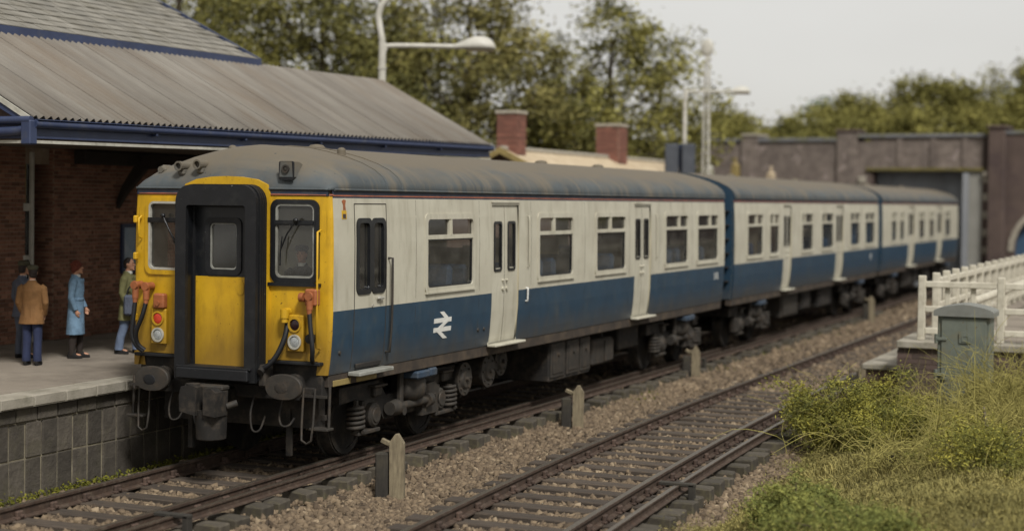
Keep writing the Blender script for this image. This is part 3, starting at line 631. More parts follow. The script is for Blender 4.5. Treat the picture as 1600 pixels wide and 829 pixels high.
# bogie pieces (shared meshes), bogie centre at y=0, wheels at y=+-1.02
AX, WR = 1.02, 0.43
def bogie_meshes():
    out = {}
    mb = MB()
    for s in (-1, 1):
        mb.cyl((s*0.665, 0, 0), (s*0.80, 0, 0), WR, WR-0.012, 28); mb.cyl((s*0.645, 0, 0), (s*0.668, 0, 0), WR+0.035, WR+0.03, 28)
        mb.ring([(0.40*math.cos(t), 0.40*math.sin(t)) for t in [2*PI*i/24 for i in range(24)]], [(0.34*math.cos(t), 0.34*math.sin(t)) for t in [2*PI*i/24 for i in range(24)]], lambda a, b, d: (s*(0.80+d), a, b), 0, 0.02)
    mb.cyl((-0.66, 0, 0), (0.66, 0, 0), 0.09); out['wheelset'] = mb.mesh('wheelset', 'under')
    mb = MB(); mb.cyl((0.93, 0, 0), (1.13, 0, 0), 0.155, 0.155, 18); mb.cyl((1.13, 0, 0), (1.16, 0, 0), 0.155, 0.125, 18); mb.cyl((1.16, 0, 0), (1.175, 0, 0), 0.10, 0.09, 18)
    mb.box((0.99, 0.0, 0.13), (0.16, 0.30, 0.14), 0, None, 0.03); out['axle_box'] = mb.mesh('axle_box', 'undergrey')
    mb = MB(); n = 90; mb.tube([(0.10*math.cos(i/n*2*PI*5), 0.10*math.sin(i/n*2*PI*5), 0.30*i/n) for i in range(n+1)], 0.025, 6)
    mb.cyl((0, 0, -.02), (0, 0, 0.32), 0.055, None, 8); out['spring'] = mb.mesh('coil_spring', 'undergrey')
    mb = MB(); poly = [(-1.62, 0.72), (-1.62, 0.92), (-0.62, 0.93), (-0.42, 0.72), (0.42, 0.72), (0.62, 0.93), (1.62, 0.92), (1.62, 0.72), (1.2, 0.74), (0.7, 0.66), (0.48, 0.42), (-0.48, 0.42), (-0.7, 0.66), (-1.2, 0.74)]
    mb.extrude(poly, lambda a, b, d: (d, a, b), 0.92, 1.06); mb.extrude(poly, lambda a, b, d: (d, a, b), -1.06, -0.92)
    mb.box((0, 0, 0.62), (1.9, 0.5, 0.2)); mb.box((0, -1.55, 0.8), (1.9, 0.12, 0.14)); mb.box((0, 1.55, 0.8), (1.9, 0.12, 0.14))
    out['frame'] = mb.mesh('bogie_frame', 'under')
    mb = MB(); mb.box((1.07, 0, 0), (0.10, 0.20, 0.13), 0, None, 0.02); mb.box((1.09, 0.0, 0.075), (0.14, 0.34, 0.03), 0, None, 0.008); out['bracket'] = mb.mesh('bracket', 'undergrey')
    mb = MB(); mb.loft([[(1.0+r*math.cos(2*PI*k/18), r*math.sin(2*PI*k/18), z) for k in range(18)] for r, z in ((.14, .60), (.20, .63), (.235, .70), (.245, .78), (.235, .86), (.20, .92), (.21, .95), (.21, 1.0))]); out['air_spring'] = mb.mesh('air_spring', 'undergrey')
    mb = MB(); mb.cyl((1.17, 0.56, 0.56), (1.17, -0.42, 0.56), 0.052, None, 12); mb.cyl((1.17, -0.34, 0.56), (1.17, -0.52, 0.56), 0.105, 0.085, 14); mb.cyl((1.17, 0.50, 0.56), (1.17, 0.62, 0.56), 0.09, 0.09, 14)
    out['damper'] = mb.mesh('damper', 'undergrey')
    mb = MB(); mb.box((1.15, 0, 0.79), (0.07, 0.09, 0.66), 0, None, 0.015); mb.box((1.15, 0, 1.10), (0.12, 0.14, 0.09), 0, None, 0.02); mb.cyl((1.12, 0, 0.50), (1.22, 0, 0.50), 0.06, None, 10); out['hanger'] = mb.mesh('hanger', 'undergrey')
    mb = MB(); mb.box((1.10, 0, 0.30), (0.12, 0.56, 0.05), 0, None, 0.01); mb.box((1.10, -0.25, 0.5), (0.04, 0.05, 0.42)); mb.box((1.10, 0.22, 0.42), (0.04, 0.05, 0.28)); out['tie_bar'] = mb.mesh('tie_bar', 'undergrey')
    mb = MB(); mb.extrude([(-0.24, 0.36), (0.24, 0.36), (0.26, 0.70), (0.12, 0.78), (-0.20, 0.76)], lambda a, b, d: (1.06+d, a, b), 0, 0.10); mb.cyl((1.16, 0.02, 0.60), (1.19, 0.02, 0.60), 0.03); mb.cyl((1.16, 0.12, 0.60), (1.19, 0.12, 0.60), 0.03); out['caliper'] = mb.mesh('brake_unit', 'undergrey')
    mb = MB(); mb.box((1.12, -0.14, 1.055), (0.26, 0.36, 0.10), 0, None, 0.02); mb.box((1.12, 0.17, 1.06), (0.24, 0.20, 0.11), 0, None, 0.02); out['cover'] = mb.mesh('faded_cover', 'blue_box')
    return out
BG = bogie_meshes()
def add_bogie(coach, yc, flip=1, cover=True):
    b = bpy.data.objects.new('bogie', BG['frame']); COL.objects.link(b); b.parent = coach; b.location = (0, yc, 0); 
    if flip < 0: b.rotation_euler = (0, 0, 0)
    for s in (-1, 1):
        inst('wheelset', BG['wheelset'], b, (0, s*AX, WR))
        inst('axle_box', BG['axle_box'], b, (0, s*AX+(0.16 if s < 0 else -0.02), WR+0.09))
        inst('coil_spring', BG['spring'], b, (1.09, s*AX+(-0.24 if s < 0 else 0.33), 0.36))
        inst('tie_bar', BG['tie_bar'], b, (0, s*AX+(0.0 if s < 0 else 0.1), 0.03))
        inst('bracket', BG['bracket'], b, (0, s*AX+(0.3 if s < 0 else 0.2), 0.80))
    inst('air_spring', BG['air_spring'], b, (0.08, 0.15, 0)); inst('damper', BG['damper'], b); inst('hanger', BG['hanger'], b, (0, -0.20, 0)); inst('hanger', BG['hanger'], b, (-0.06, 0.48, 0))
    inst('brake_unit', BG['caliper'], b, (0, 0.66, 0))
    if cover: inst('faded_cover', BG['cover'], b, (0.13, 0.18, -0.10))
    return b

def window_parts(coach, sg, y0, y1, z0, z1, split=0.5, frame_m='cream', rail=0.725, full=True):
    fn = side(sg)
    if full:
        mb = MB(); e = 0.045
        mb.ring(rrect(y0-e, y1+e, z0-e, z1+e, 0.085, 4), rrect(y0+.028, y1-.028, z0+.028, z1-.028, 0.06, 4), fn, -0.02, 0.016)
        zr = z0+(z1-z0)*rail
        mb.extrude([(y0+.02, zr-.028), (y1-.02, zr-.028), (y1-.02, zr+.028), (y0+.02, zr+.028)], fn, -0.03, 0.010)
        ym = y0+(y1-y0)*split
        mb.extrude([(ym-.045, zr+.02), (ym+.045, zr+.02), (ym+.045, z1-.02), (ym-.045, z1-.02)], fn, -0.03, 0.006)
        mb.extrude([(ym-.012, zr+.02), (ym+.012, zr+.02), (ym+.012, z1-.02), (ym-.012, z1-.02)], fn, 0.005, 0.018)
        f = mb.build('window', frame_m, coach)
        mb = MB(); mb.ring(rrect(y0+.026, y1-.026, z0+.026, zr-.026, 0.05, 4), rrect(y0+.046, y1-.046, z0+.046, zr-.046, 0.04, 4), fn, -0.03, -0.006); mb.build('seal', 'blackgloss', f)
        mb = MB(); mb.extrude([(y0-.03, z0-.05), (y1+.03, z0-.05), (y1+.03, z0-.025), (y0-.03, z0-.025)], fn, 0.0, 0.03); mb.build('drip_sill', frame_m, f)
    else: f = coach
    zs = [z0, (z0+z1)/2, z1]
    mb = MB()
    for a, b in zip(zs, zs[1:]): mb.add([fn(y0, a, -.025), fn(y1, a, -.025), fn(y1, b, -.025), fn(y0, b, -.025)], [(0, 1, 2, 3)])
    mb.build('pane', 'glass', f)

def double_door(coach, sg, y0, y1, full=True):
    fn = side(sg); ym = (y0+y1)/2; zt, zb = 3.165, 1.19
    zz = [zb, 1.25, 1.45, 1.65, 1.914, 2.26, 2.9, zt]
    for (a, b, hs) in ((y0, ym-.006, 1), (ym+.006, y1, -1)):
        wa, wb, za, zc = a+(b-a)*0.27, b-(b-a)*0.27, 2.24, 2.90
        mb = MB()
        for p, q in zip([a, wa, wb], [wa, wb, b]):
            for u, v in zip(zz, zz[1:]):
                if p == wa and u >= za-.03 and v <= zc+.01: continue
                mb.add([fn(p, u, -.022), fn(q, u, -.022), fn(q, v, -.022), fn(p, v, -.022)], [(0, 1, 2, 3)], 0)
        mb.add([fn(a, zb, -.022), fn(a, zt, -.022), fn(a, zt, -.06), fn(a, zb, -.06)], [(0, 1, 2, 3)], 0)
        d = mb.build('door', 'cream', coach)
        mb = MB(); mb.ring(rrect(wa-.03, wb+.03, za-.03, zc+.03, .05, 4), rrect(wa+.008, wb-.008, za+.008, zc-.008, .03, 4), fn, -.05, -.010); mb.build('seal', 'blackgloss' if full else 'undergrey', d)
        mb = MB(); mb.add([fn(wa, za-.02, -.03), fn(wb, za-.02, -.03), fn(wb, zc, -.03), fn(wa, zc, -.03)], [(0, 1, 2, 3)]); mb.build('pane', 'glass', d)
        if full:
            yh = (b-.06 if hs > 0 else a+.06); mb = MB()
            mb.cyl(fn(yh, 2.08, -.022), fn(yh, 2.08, .012), .022, .018, 10); mb.cyl(fn(yh, 1.96, -.022), fn(yh, 1.96, .006), .028, .028, 10); mb.build('handle', 'cream', d)
    mb = MB(); mb.ring([(y0-.03, zb-.01), (y1+.03, zb-.01), (y1+.03, zt+.03), (y0-.03, zt+.03)], [(y0, zb), (y1, zb), (y1, zt), (y0, zt)], lambda a, b, d: (sg*(px(b)+d), a, b), -.05, .004); mb.build('door_frame', 'cream', coach)
    mb = MB(); mb.box((sg*1.42, (y0+y1)/2+.02, 1.165), (0.14, y1-y0+0.14, 0.035), 0, None, 0.01); mb.build('step_board', 'cream', coach)
    mb = MB(); mb.extrude([(y0-.02, zt+.03), (y1+.02, zt+.03), (y1+.02, zt+.055), (y0-.02, zt+.055)], fn, 0, .02); mb.build('door_hood', 'cream', coach)

def handrail(coach, y, z0, z1, m='steel', off=0.055, r=0.014):
    fn = side(1); mb = MB(); zs = np.linspace(z0, z1, 9)
    mb.tube([fn(y, z0, 0)]+[fn(y, float(z), off) for z in zs]+[fn(y, z1, 0)], r, 6); return mb.build('handrail', m, coach)

def make_coach(name, label, y0, L, wins, doors, cab, group, number=None):
    c = tag(empty(name, (0, y0, 0)), label, 'train coach', group)
    L0 = 0.055 if cab else 0.0
    holes = [(a, b, 2.05, 3.0) for a, b, *_ in wins]+[(a, b, 1.19, 3.165) for a, b in doors]
    cabwins = [(0.63, 0.93, 2.12, 2.96), (1.00, 1.28, 2.12, 2.96)] if cab else []
    holes += cabwins
    ys = sorted(set([L0, L]+[v for h in holes for v in h[:2]])); zs = sorted(set([ZB, 1.3, 1.45, 1.65, ZW, 2.3, 2.7, ZT, 3.325]+[v for h in holes for v in h[2:]]))
    def mf(y, z):
        return 3 if z > ZT else (1 if z > ZW else 0)
    for sg in (1, -1):
        mb = MB(); side_grid(mb, sg, ys, zs, holes, mf)
        mb.build('body_side', ['blue', 'cream', 'inside', 'band'], c)
    # cantrail line and gutter
    mb = MB()
    for sg in (1, -1):
        fn = side(sg); mb.extrude([(L0, 3.256), (L, 3.256), (L, 3.272), (L0, 3.272)], fn, -.01, .004)
    mb.build('cantrail_stripe', 'stripe', c)
    mb = MB()
    for sg in (1, -1):
        mb.tube([(sg*1.392, L0+.02, 3.333), (sg*1.392, L, 3.333)], 0.016, 6)
    mb.build('gutter', 'roof', c)
    # roof
    mb = MB(); n = len(ROOFP)
    if cab:
        st = []
        for i in range(14):
            t = (i/13)**2; R_ = .85; y = -0.065+R_*t; k = max(.02, (1-(1-t)**2.6)**.62)
            kx = .972+.028*math.sin(min(1, t*4)*PI/2)
            st.append((y, k, kx))
        st += [(1.6, 1, 1), (L, 1, 1)]
    else: st = [(0, 1, 1), (L, 1, 1)]
    mb.loft([[(a*kx, y+(0.07*min(1, abs(a)/1.36)**2.5*max(0, 1-i/8) if cab else 0), 3.325+(z-3.325)*k) for a, z in ROOFP] for i, (y, k, kx) in enumerate(st)], 0, True, False, False, False)
    if cab:
        y, k, kx = st[0]; r0 = [(a*kx, y+0.07*min(1, abs(a)/1.36)**2.5, 3.325+(z-3.325)*k) for a, z in ROOFP]
        mb.add(r0+[(a, b, 3.26) for a, b, _ in r0], [(i, i+1, n+i+1, n+i) for i in range(n-1)], 1); mb.tube([(a, b-.008, 3.335) for a, b, _ in r0], .014, 5)
    mb.build('roof', ['roof', 'band'], c)
    for yr in ([1.35, 1.75] if cab else []):
        if yr < L-.5:
            mb = MB(); mb.tube([(a*1.0, yr, z+.004) for a, z in ROOFP[1:-1]], .009, 5); mb.build('roof_rib', 'roof', c)
    for yr in ([2.0, 9.6, 12.4] if cab else [4.5, 11]):
        if yr < L-.4:
            mb = MB(); mb.loft([[(0.0+r*math.cos(t), yr+r*math.sin(t), z) for t in [2*PI*i/12 for i in range(12)]] for r, z in ((.11, 3.86), (.11, 3.90), (.08, 3.925), (.02, 3.935))]); mb.build('roof_vent', 'roof', c)
    # ends, floor, seats
    mb = MB()
    outline = [(px(z), z) for z in (ZB, 1.45, 1.914, 2.7, 3.24)]+[(a, z) for a, z in ROOFP]+[(-px(z), z) for z in (3.24, 2.7, 1.914, 1.45, ZB)]
    def endcap(y, d0, d1, m, nm):
        q = MB(); q.extrude([(a*.992, b-.004) for a, b in outline], lambda a, b, d: (a, y+d, b), d0, d1); return q.build(nm, m, c)
    if not cab: 
        e = endcap(0, 0.006, 0.05, 'blue', 'coach_end')
        for z in (1.55, 1.85, 2.15, 2.45, 2.75, 3.05):
            mb = MB(); mb.box((1.16, -.05, z), (0.26, 0.10, 0.03), 0, None, .006); mb.build('end_step', 'under', e)
    endcap(L, -0.05, -0.006, 'blue', 'coach_end')
    mb = MB(); mb.bx(-.55, .55, L, L+.62, 1.2, 3.3); mb.build('gangway_bellows', 'black', c)
    mb = MB(); mb.bx(-1.3, 1.3, .05, L-.06, 1.15, 1.22); mb.build('floor', 'floor_in', c)
    mb = MB(); mb.bx(-1.3, 1.3, .3, L-.06, 3.22, 3.25); mb.build('ceiling_panel', 'inside', c)
    dz = [d for d in doors]
    for yb in ([2.05]+[v for d in dz for v in (d[0]-.08, d[1]+.08)]):
        if yb > 2.0 or not cab:
            for sg in (-1, 1):
                mb = MB(); mb.bx(sg*.45, sg*1.34, yb-.02, yb+.02, 1.22, 2.55); mb.build('draught_screen', 'inside', c)
    y = 2.6 if cab else 0.6; k = 0
    while y < L-.5:
        if not any(a-.25 < y < b+.25 for a, b in doors):
            for sg in (-1, 1): inst('seat', SEAT, c, (sg*.78, y, 0), (0, 0, 0 if k % 2 else PI))
        k += 1; y += 0.62 if k % 2 else 0.98
    for wn in wins:
        a, b = wn[:2]; window_parts(c, 1, a, b, 2.05, 3.0, wn[2] if len(wn) > 2 else .5); window_parts(c, -1, a, b, 2.05, 3.0, .5, full=False)
    for a, b in doors: double_door(c, 1, a, b); 
    # underframe
    mb = MB()
    for sg in (-1, 1): mb.bx(sg*1.20, sg*1.335, L0+.02, L, 1.02, 1.168, 0, .01)
    mb.bx(-1.2, 1.2, .1, L, 1.05, 1.14); mb.build('solebar', 'solebar', c)
    add_bogie(c, 2.42, 1); add_bogie(c, L-2.35, 1)
    return c

GRP = 'three coaches of the blue and cream train'
c1 = make_coach('driving_coach', 'leading coach with yellow cab front and white arrow emblem on its side', 0.0, 16.25,
    [(2.44, 3.88, .5), (6.20, 7.62, .44), (8.66, 10.11, .48), (12.30, 13.69, .62), (14.32, 15.75, .62)], [(4.51, 5.46), (10.60, 11.48)], True, GRP)
c2 = make_coach('middle_coach', 'middle coach of the train, second behind the yellow cab', 17.01, 16.03,
    [(1.02, 2.33, .6), (2.95, 3.78, .5), (6.08, 7.26, .3), (8.28, 9.66, .35), (11.89, 13.14, .5), (13.97, 15.33, .5)], [(4.27, 5.03), (10.06, 10.96)], False, GRP)
c3 = make_coach('rear_coach', 'rearmost coach of the train, running into the bridge opening', 33.66, 15.95,
    [(1.5, 2.35, .5), (3.0, 3.75, .5), (6.7, 7.8, .5), (8.9, 9.9, .5), (12.5, 13.9, .5)], [(4.65, 5.75), (10.75, 11.8)], False, GRP)

# ---------------------------------------------------------------- side details of the leading coach
fn = side(1)
for wi, (a, b, z0, z1) in enumerate(((0.63, 0.93, 2.12, 2.96), (1.00, 1.28, 2.12, 2.96))):
    mb = MB(); mb.ring(rrect(a-.04, b+.04, z0-.04, z1+.04, .085, 4), rrect(a+.02, b-.02, z0+.02, z1-.02, .055, 4), fn, -.03, .014); f = mb.build('cab_side_window', 'blackgloss', c1)
    mb = MB(); mb.add([fn(a, z0, -.025), fn(b, z0, -.025), fn(b, z1, -.025), fn(a, z1, -.025)], [(0, 1, 2, 3)]); mb.build('pane', 'glass', f)
    mb = MB(); mb.add([fn(a, z0, -.025+.0), fn(b, z0, -.025), fn(b, z1, -.025), fn(a, z1, -.025)], [(0, 1, 2, 3)])
# cab door outline: thin dark seams with a small handle
mb = MB()
for y_ in (0.55, 1.345):
    mb.tube([fn(y_, float(z), .0) for z in np.linspace(1.2, 3.17, 10)], .007, 4)
mb.tube([fn(.55, 3.17, 0), fn(1.345, 3.17, 0)], .007, 4); cd = mb.build('cab_door_seam', 'undergrey', c1)
mb = MB(); mb.box(fn(1.16, 2.02, .03), (.03, .16, .03), 0, None, .01); mb.cyl(fn(1.16, 2.02, 0), fn(1.16, 2.02, .04), .025); mb.cyl(fn(1.0, 1.93, 0), fn(1.0, 1.93, .012), .02); mb.build('cab_door_handle', 'chrome', c1)
handrail(c1, 1.40, 1.34, 2.5, 'undergrey', .06, .017)
mb = MB(); mb.box((1.43, .93, 1.145), (.17, .86, .05), 0, None, .01); mb.build('footboard', 'treadboard', c1)
mb = MB(); mb.box((1.372, .95, 1.225), (.03, .62, .06), 0, None, .01); mb.build('foot_recess', 'under', c1)
mb = MB(); mb.box((1.337, .38, 1.06), (.012, .42, .07), 0, None, .004); mb.box((1.337, .98, 1.06), (.012, .5, .07), 0, None, .004); mb.build('worn_yellow_plate', 'barge', c1)
handrail(c1, 5.78, 2.25, 3.0, 'cream', .03, .010); handrail(c1, 5.74, 1.74, 1.93, 'white', .03, .014); handrail(c1, 11.75, 2.2, 3.0, 'cream', .03, .010)
for yv in (0.25, 4.1, 4.3): 
    mb = MB(); mb.cyl(fn(yv, 1.42, 0), fn(yv, 1.42, .015), .03, .02, 10); mb.build('side_plug', 'undergrey', c1)
for yv in (2.15, 4.08, 5.92, 8.15, 10.32, 11.95, 14.0):
    mb = MB(); mb.tube([fn(yv, float(z), -.001) for z in np.linspace(1.2, 3.22, 8)], .0035, 4); mb.build('panel_seam', 'undergrey', c1)
# white double-arrow emblem
def emblem():
    mb = MB(); y0, y1, z0, z1 = 2.70, 3.22, 1.385, 1.745; h = .062
    W_ = lambda p: (y0+(y1-y0)*p[0], z0+(z1-z0)*p[1])
    bars = [[(0, .60), (1, .60), (1, .77), (0, .77)], [(0, .26), (1, .26), (1, .43), (0, .43)]]
    diag = [[(.30, 1.0), (.54, 1.0), (.92, .68), (.68, .68)], [(.70, .69), (.94, .69), (.36, .34), (.12, .34)], [(.08, .35), (.32, .35), (.80, 0.0), (.56, 0.0)]]
    for i, P in enumerate(bars+diag):
        mb.extrude([W_(p) for p in P], fn, 0.0, 0.004+0.0007*i)
    return mb.build('emblem', 'white', c1)
emblem()
def digits(coach, txt, y, z, h, m='white', rot=None, fnx=None):
    SEG = {'0': 'abcdef', '1': 'bc', '2': 'abged', '3': 'abgcd', '5': 'afgcd', '6': 'afgecd', '9': 'abcdfg', '8': 'abcdefg', '4': 'fgbc', '7': 'abc'}
    mb = MB(); wd, t = h*.55, h*.16
    for i, ch in enumerate(txt):
        o = y+i*h*.75
        R_ = {'a': (0, wd, h-t, h), 'g': (0, wd, h/2-t/2, h/2+t/2), 'd': (0, wd, 0, t), 'f': (0, t, h/2, h), 'b': (wd-t, wd, h/2, h), 'e': (0, t, 0, h/2), 'c': (wd-t, wd, 0, h/2)}
        for j, s_ in enumerate(SEG[ch]):
            a, b, c_, d_ = R_[s_]; mb.extrude([(o+a, z+c_), (o+b, z+c_), (o+b, z+d_), (o+a, z+d_)], fn, 0, .003+.0004*j)
    return mb.build('painted_number', m, coach)
digits(c1, '515', 15.55, 1.66, .13); digits(c2, '15', 14.75, 1.60, .17)
# warning flash label near the cab
mb = MB(); mb.extrude([(.25, 2.99), (.36, 2.99), (.36, 3.09), (.25, 3.09)], fn, 0, .004); mb.build('warning_label', 'yellow', c1)
mb = MB(); mb.extrude([(.27, 3.0), (.34, 3.0), (.34, 3.05), (.27, 3.05)], fn, .003, .006); mb.build('warning_label_print', 'dark_lens', c1)
mb = MB(); mb.extrude([(.285, 3.09), (.315, 3.10), (.345, 3.09), (.335, 3.15), (.355, 3.21), (.30, 3.22), (.26, 3.20), (.29, 3.15)], fn, 0, .004); mb.build('warning_flash', 'orange', c1)
# underframe equipment of the leading coach
for yc, r, l, zc in ((4.15, .215, .5, .72), (4.95, .22, .55, .76), (5.75, .20, .6, .82)):
    mb = MB(); x1 = 1.16 if yc < 5.5 else 1.0
    mb.cyl((x1-1.2, yc, zc), (x1-.05, yc, zc), r, r, 18); mb.cyl((x1-.05, yc, zc), (x1, yc, zc), r+.02, r+.02, 18); mb.cyl((x1, yc, zc), (x1+.03, yc, zc), r*.7, r*.55, 14); mb.cyl((x1+.03, yc, zc), (x1+.07, yc, zc), .035, .03, 8)
    for k in range(8): t = 2*PI*k/8; mb.cyl((x1, yc+r*.85*math.cos(t), zc+r*.85*math.sin(t)), (x1+.02, yc+r*.85*math.cos(t), zc+r*.85*math.sin(t)), .016, None, 6)
    mb.box((x1-.2, yc, zc+r+.06), (.12, .1, .2)); mb.cyl((x1-.1, yc+.05, zc-r-.06), (x1-.1, yc+.05, zc-r), .025)
    mb.build('air_tank', 'undergrey', c1)
eq = MB(); eq.bx(-.9, 1.18, 7.2, 9.0, .36, 1.02, 0, .02); eq = eq.build('equipment_case', 'under', c1)
for a, b in ((7.24, 7.82), (7.92, 8.46), (8.52, 8.97)):
    mb = MB(); mb.bx(1.18, 1.20, a, b, .42, .97, 0, .008); mb.bx(1.198, 1.212, a+.06, b-.06, .48, .91, 0, .006); mb.cyl((1.2, (a+b)/2, .78), (1.235, (a+b)/2, .78), .03); mb.build('case_door', 'undergrey', eq)
mb = MB(); mb.bx(-.6, 1.1, 9.35, 10.35, .42, .86, 0, .03); mb.bx(1.1, 1.13, 9.9, 10.3, .46, .82, 0, .01); mb.box((.9, 9.5, .95), (.1, .08, .2)); mb.box((.9, 10.2, .95), (.1, .08, .2)); mb.build('battery_box', 'undergrey', c1)
mb = MB(); mb.bx(-.6, 1.0, 10.9, 12.0, .55, 1.02, 0, .03); mb.build('resistor_box', 'under', c1)
for cc, L_ in ((c2, 16.0), (c3, 15.9)):
    for a, b, z0 in ((5.2, 6.9, .42), (7.3, 8.3, .5), (9.2, 10.8, .45)):
        mb = MB(); mb.bx(-.8, 1.12, a, b, z0, 1.02, 0, .03); mb.bx(1.12, 1.14, a+.08, b-.08, z0+.06, .95, 0, .006); mb.build('equipment_case', 'undergrey' if a < 7 else 'under', cc)

# ---------------------------------------------------------------- cab front
def fb(x): return -0.055+0.075*min(1, abs(x)/1.36)**3
def ff(a, b, d):                                                 # front surface: a = x, b = z, d = towards the camera
    return (a*min(1.0, px(b)/1.39), fb(a)-d, b)
WR_ = (0.665, 1.195, 2.285, 3.175); WL_ = (-1.165, -0.655, 2.335, 3.18)
xs = sorted(set([-1.33, -1.25, -1.0, -.8, .8, 1.0, 1.25, 1.33, -.44, .44, 0, WR_[0], WR_[1], WL_[0], WL_[1]])); zs = sorted(set([1.17, 1.33, 1.6, 1.914, 2.6, 3.255, WR_[2], WR_[3], WL_[2], WL_[3], 1.2, 3.14]))
mb = MB()
for x0, x1 in zip(xs, xs[1:]):
    for z0, z1 in zip(zs, zs[1:]):
        xc, zc = (x0+x1)/2, (z0+z1)/2
        if (WR_[0] < xc < WR_[1] and WR_[2] < zc < WR_[3]) or (WL_[0] < xc < WL_[1] and WL_[2] < zc < WL_[3]): continue
        if abs(xc) < .44 and zc < 3.14: continue
        if zc < 1.33 and abs(xc) < 1.25: continue
        mb.add([ff(x0, z0, 0), ff(x1, z0, 0), ff(x1, z1, 0), ff(x0, z1, 0)], [(0, 1, 2, 3)], 0)
        mb.add([ff(x0, z0, -.05), ff(x1, z0, -.05), ff(x1, z1, -.05), ff(x0, z1, -.05)], [(3, 2, 1, 0)], 1)
# rounded corners wrapping to the side
zz = [1.17, 1.3, 1.45, 1.65, 1.914, 2.3, 2.7, 3.0, 3.255]
for sg in (1, -1):
    rg = []
    for z in zz:
        k = min(1.0, px(z)/1.39); p0 = (sg*1.33*k, fb(1.33), z); p3 = (sg*px(z), 0.055, z)
        rg.append([(p0[0]+(p3[0]-p0[0])*math.sin(t), p3[1]+(p0[1]-p3[1])*math.cos(t), z) for t in [PI/2*i/5 for i in range(6)]])
    mb.loft(rg, 0, True, False, False, False)
front = mb.build('cab_front', ['yellow', 'inside'], c1)
mb = MB(); mb.tube([(-1.382, .06, 3.268), (-1.372, .03, 3.268)]+[ff(x, 3.268, .004) for x in np.linspace(-1.33, 1.33, 17)]+[(1.372, .03, 3.268), (1.382, .06, 3.268)], .011, 5)
mb.build('front_stripe', 'stripe', front)
# corner pillar strips with rivets and yellow handrails
mb = MB()
for z in np.arange(1.35, 3.2, .11): mb.ell((1.372*min(1, px(z)/1.39), .03, float(z)), (.008, .008, .008), 6, 4)
mb.build('rivet_strip', 'yellow', front)
def tube_part(nm, pts, r, m, parent, n=7):
    q = MB(); q.tube(pts, r, n); return q.build(nm, m, parent)
tube_part('handrail', [(1.27, .05, 2.86), (1.275, -.035, 2.84), (1.275, -.035, 2.4), (1.275, -.035, 1.9), (1.272, -.035, 1.5), (1.27, .05, 1.48)], .013, 'yellow', front)
tube_part('handrail', [(-1.27, .06, 2.99), (-1.275, .01, 2.96), (-1.275, .01, 2.85), (-1.275, .01, 2.74), (-1.27, .06, 2.72)], .012, 'yellow', front)
for z in (2.95, 2.5, 1.75): 
    q = MB(); q.box((-1.335, .03, z), (.05, .06, .09), 0, None, .012); q.build('hinge', 'yellow', front)
# windscreens
def screen(w4, black):
    a, b, z0, z1 = w4
    q = MB(); e = .05
    q.ring(rrect(a-e, b+e, z0-e, z1+e*.8, .10, 5), rrect(a+.012, b-.012, z0+.012, z1-.012, .07, 5), ff, -.03, .022); f = q.build('windscreen', 'blackgloss' if black else 'yellow', front)
    q = MB(); q.ring(rrect(a+.008, b-.008, z0+.008, z1-.008, .07, 5), rrect(a+.035, b-.035, z0+.035, z1-.035, .05, 5), ff, -.03, .012 if black else .024); q.build('seal', 'treadboard' if black else 'chrome', f)
    zr = z1-.235; q = MB(); q.extrude([(a, zr-.03), (b, zr-.03), (b, zr+.03), (a, zr+.03)], ff, -.03, .028); q.extrude([(a+.02, zr-.012), (b-.02, zr-.012), (b-.02, zr+.012), (a+.02, zr+.012)], ff, .027, .04); q.build('window_bar', 'blackgloss', f)
    if black:
        q = MB(); q.extrude([(a-.07, z0-.085), (b+.07, z0-.085), (b+.07, z0-.045), (a-.07, z0-.045)], ff, 0, .045); q.build('sill', 'blackgloss', f)
    q = MB(); q.add([ff(a, z0, -.012), ff(b, z0, -.012), ff(b, z1, -.012), ff(a, z1, -.012)], [(0, 1, 2, 3)]); q.build('pane', 'glass_cab', f)
    return f
screen(WR_, True); screen(WL_, False)
def wiper(pts, nm='wiper'):
    q = MB(); q.tube(pts[0], .010, 5); q.tube(pts[1], .008, 5); q.ell(pts[0][0], (.035, .03, .03), 8, 5); q.build(nm, 'blackgloss', front)
wiper(([(.97, -.02, 2.97), (.86, -.04, 2.80), (.78, -.035, 2.63)], [(.80, -.038, 2.78), (.775, -.035, 2.6), (.77, -.03, 2.44)]))
wiper(([(-.90, -.02, 3.0), (-.80, -.04, 2.84), (-.68, -.035, 2.66)], [(-.87, -.035, 2.95), (-.74, -.035, 2.72), (-.66, -.03, 2.58)]))
# yellow hood panel behind the gangway
arch = [(-.62, 1.2), (-.58, 1.2), (.58, 1.2), (.60, 1.2), (.605, 3.28), (.57, 3.385), (.42, 3.445), (.2, 3.475), (0, 3.482), (-.2, 3.475), (-.42, 3.445), (-.58, 3.385), (-.62, 3.30)]
inn = [(-.42, 1.2), (-.41, 1.2), (.41, 1.2), (.42, 1.2), (.42, 3.0), (.41, 3.13), (.3, 3.14), (.15, 3.145), (0, 3.15), (-.15, 3.145), (-.3, 3.14), (-.41, 3.13), (-.42, 3.0)]
q = MB(); q.ring(arch, inn, lambda a, b, d: (a, -.0-d, b), -.03, .085); q.build('gangway_hood', 'yellow', front)
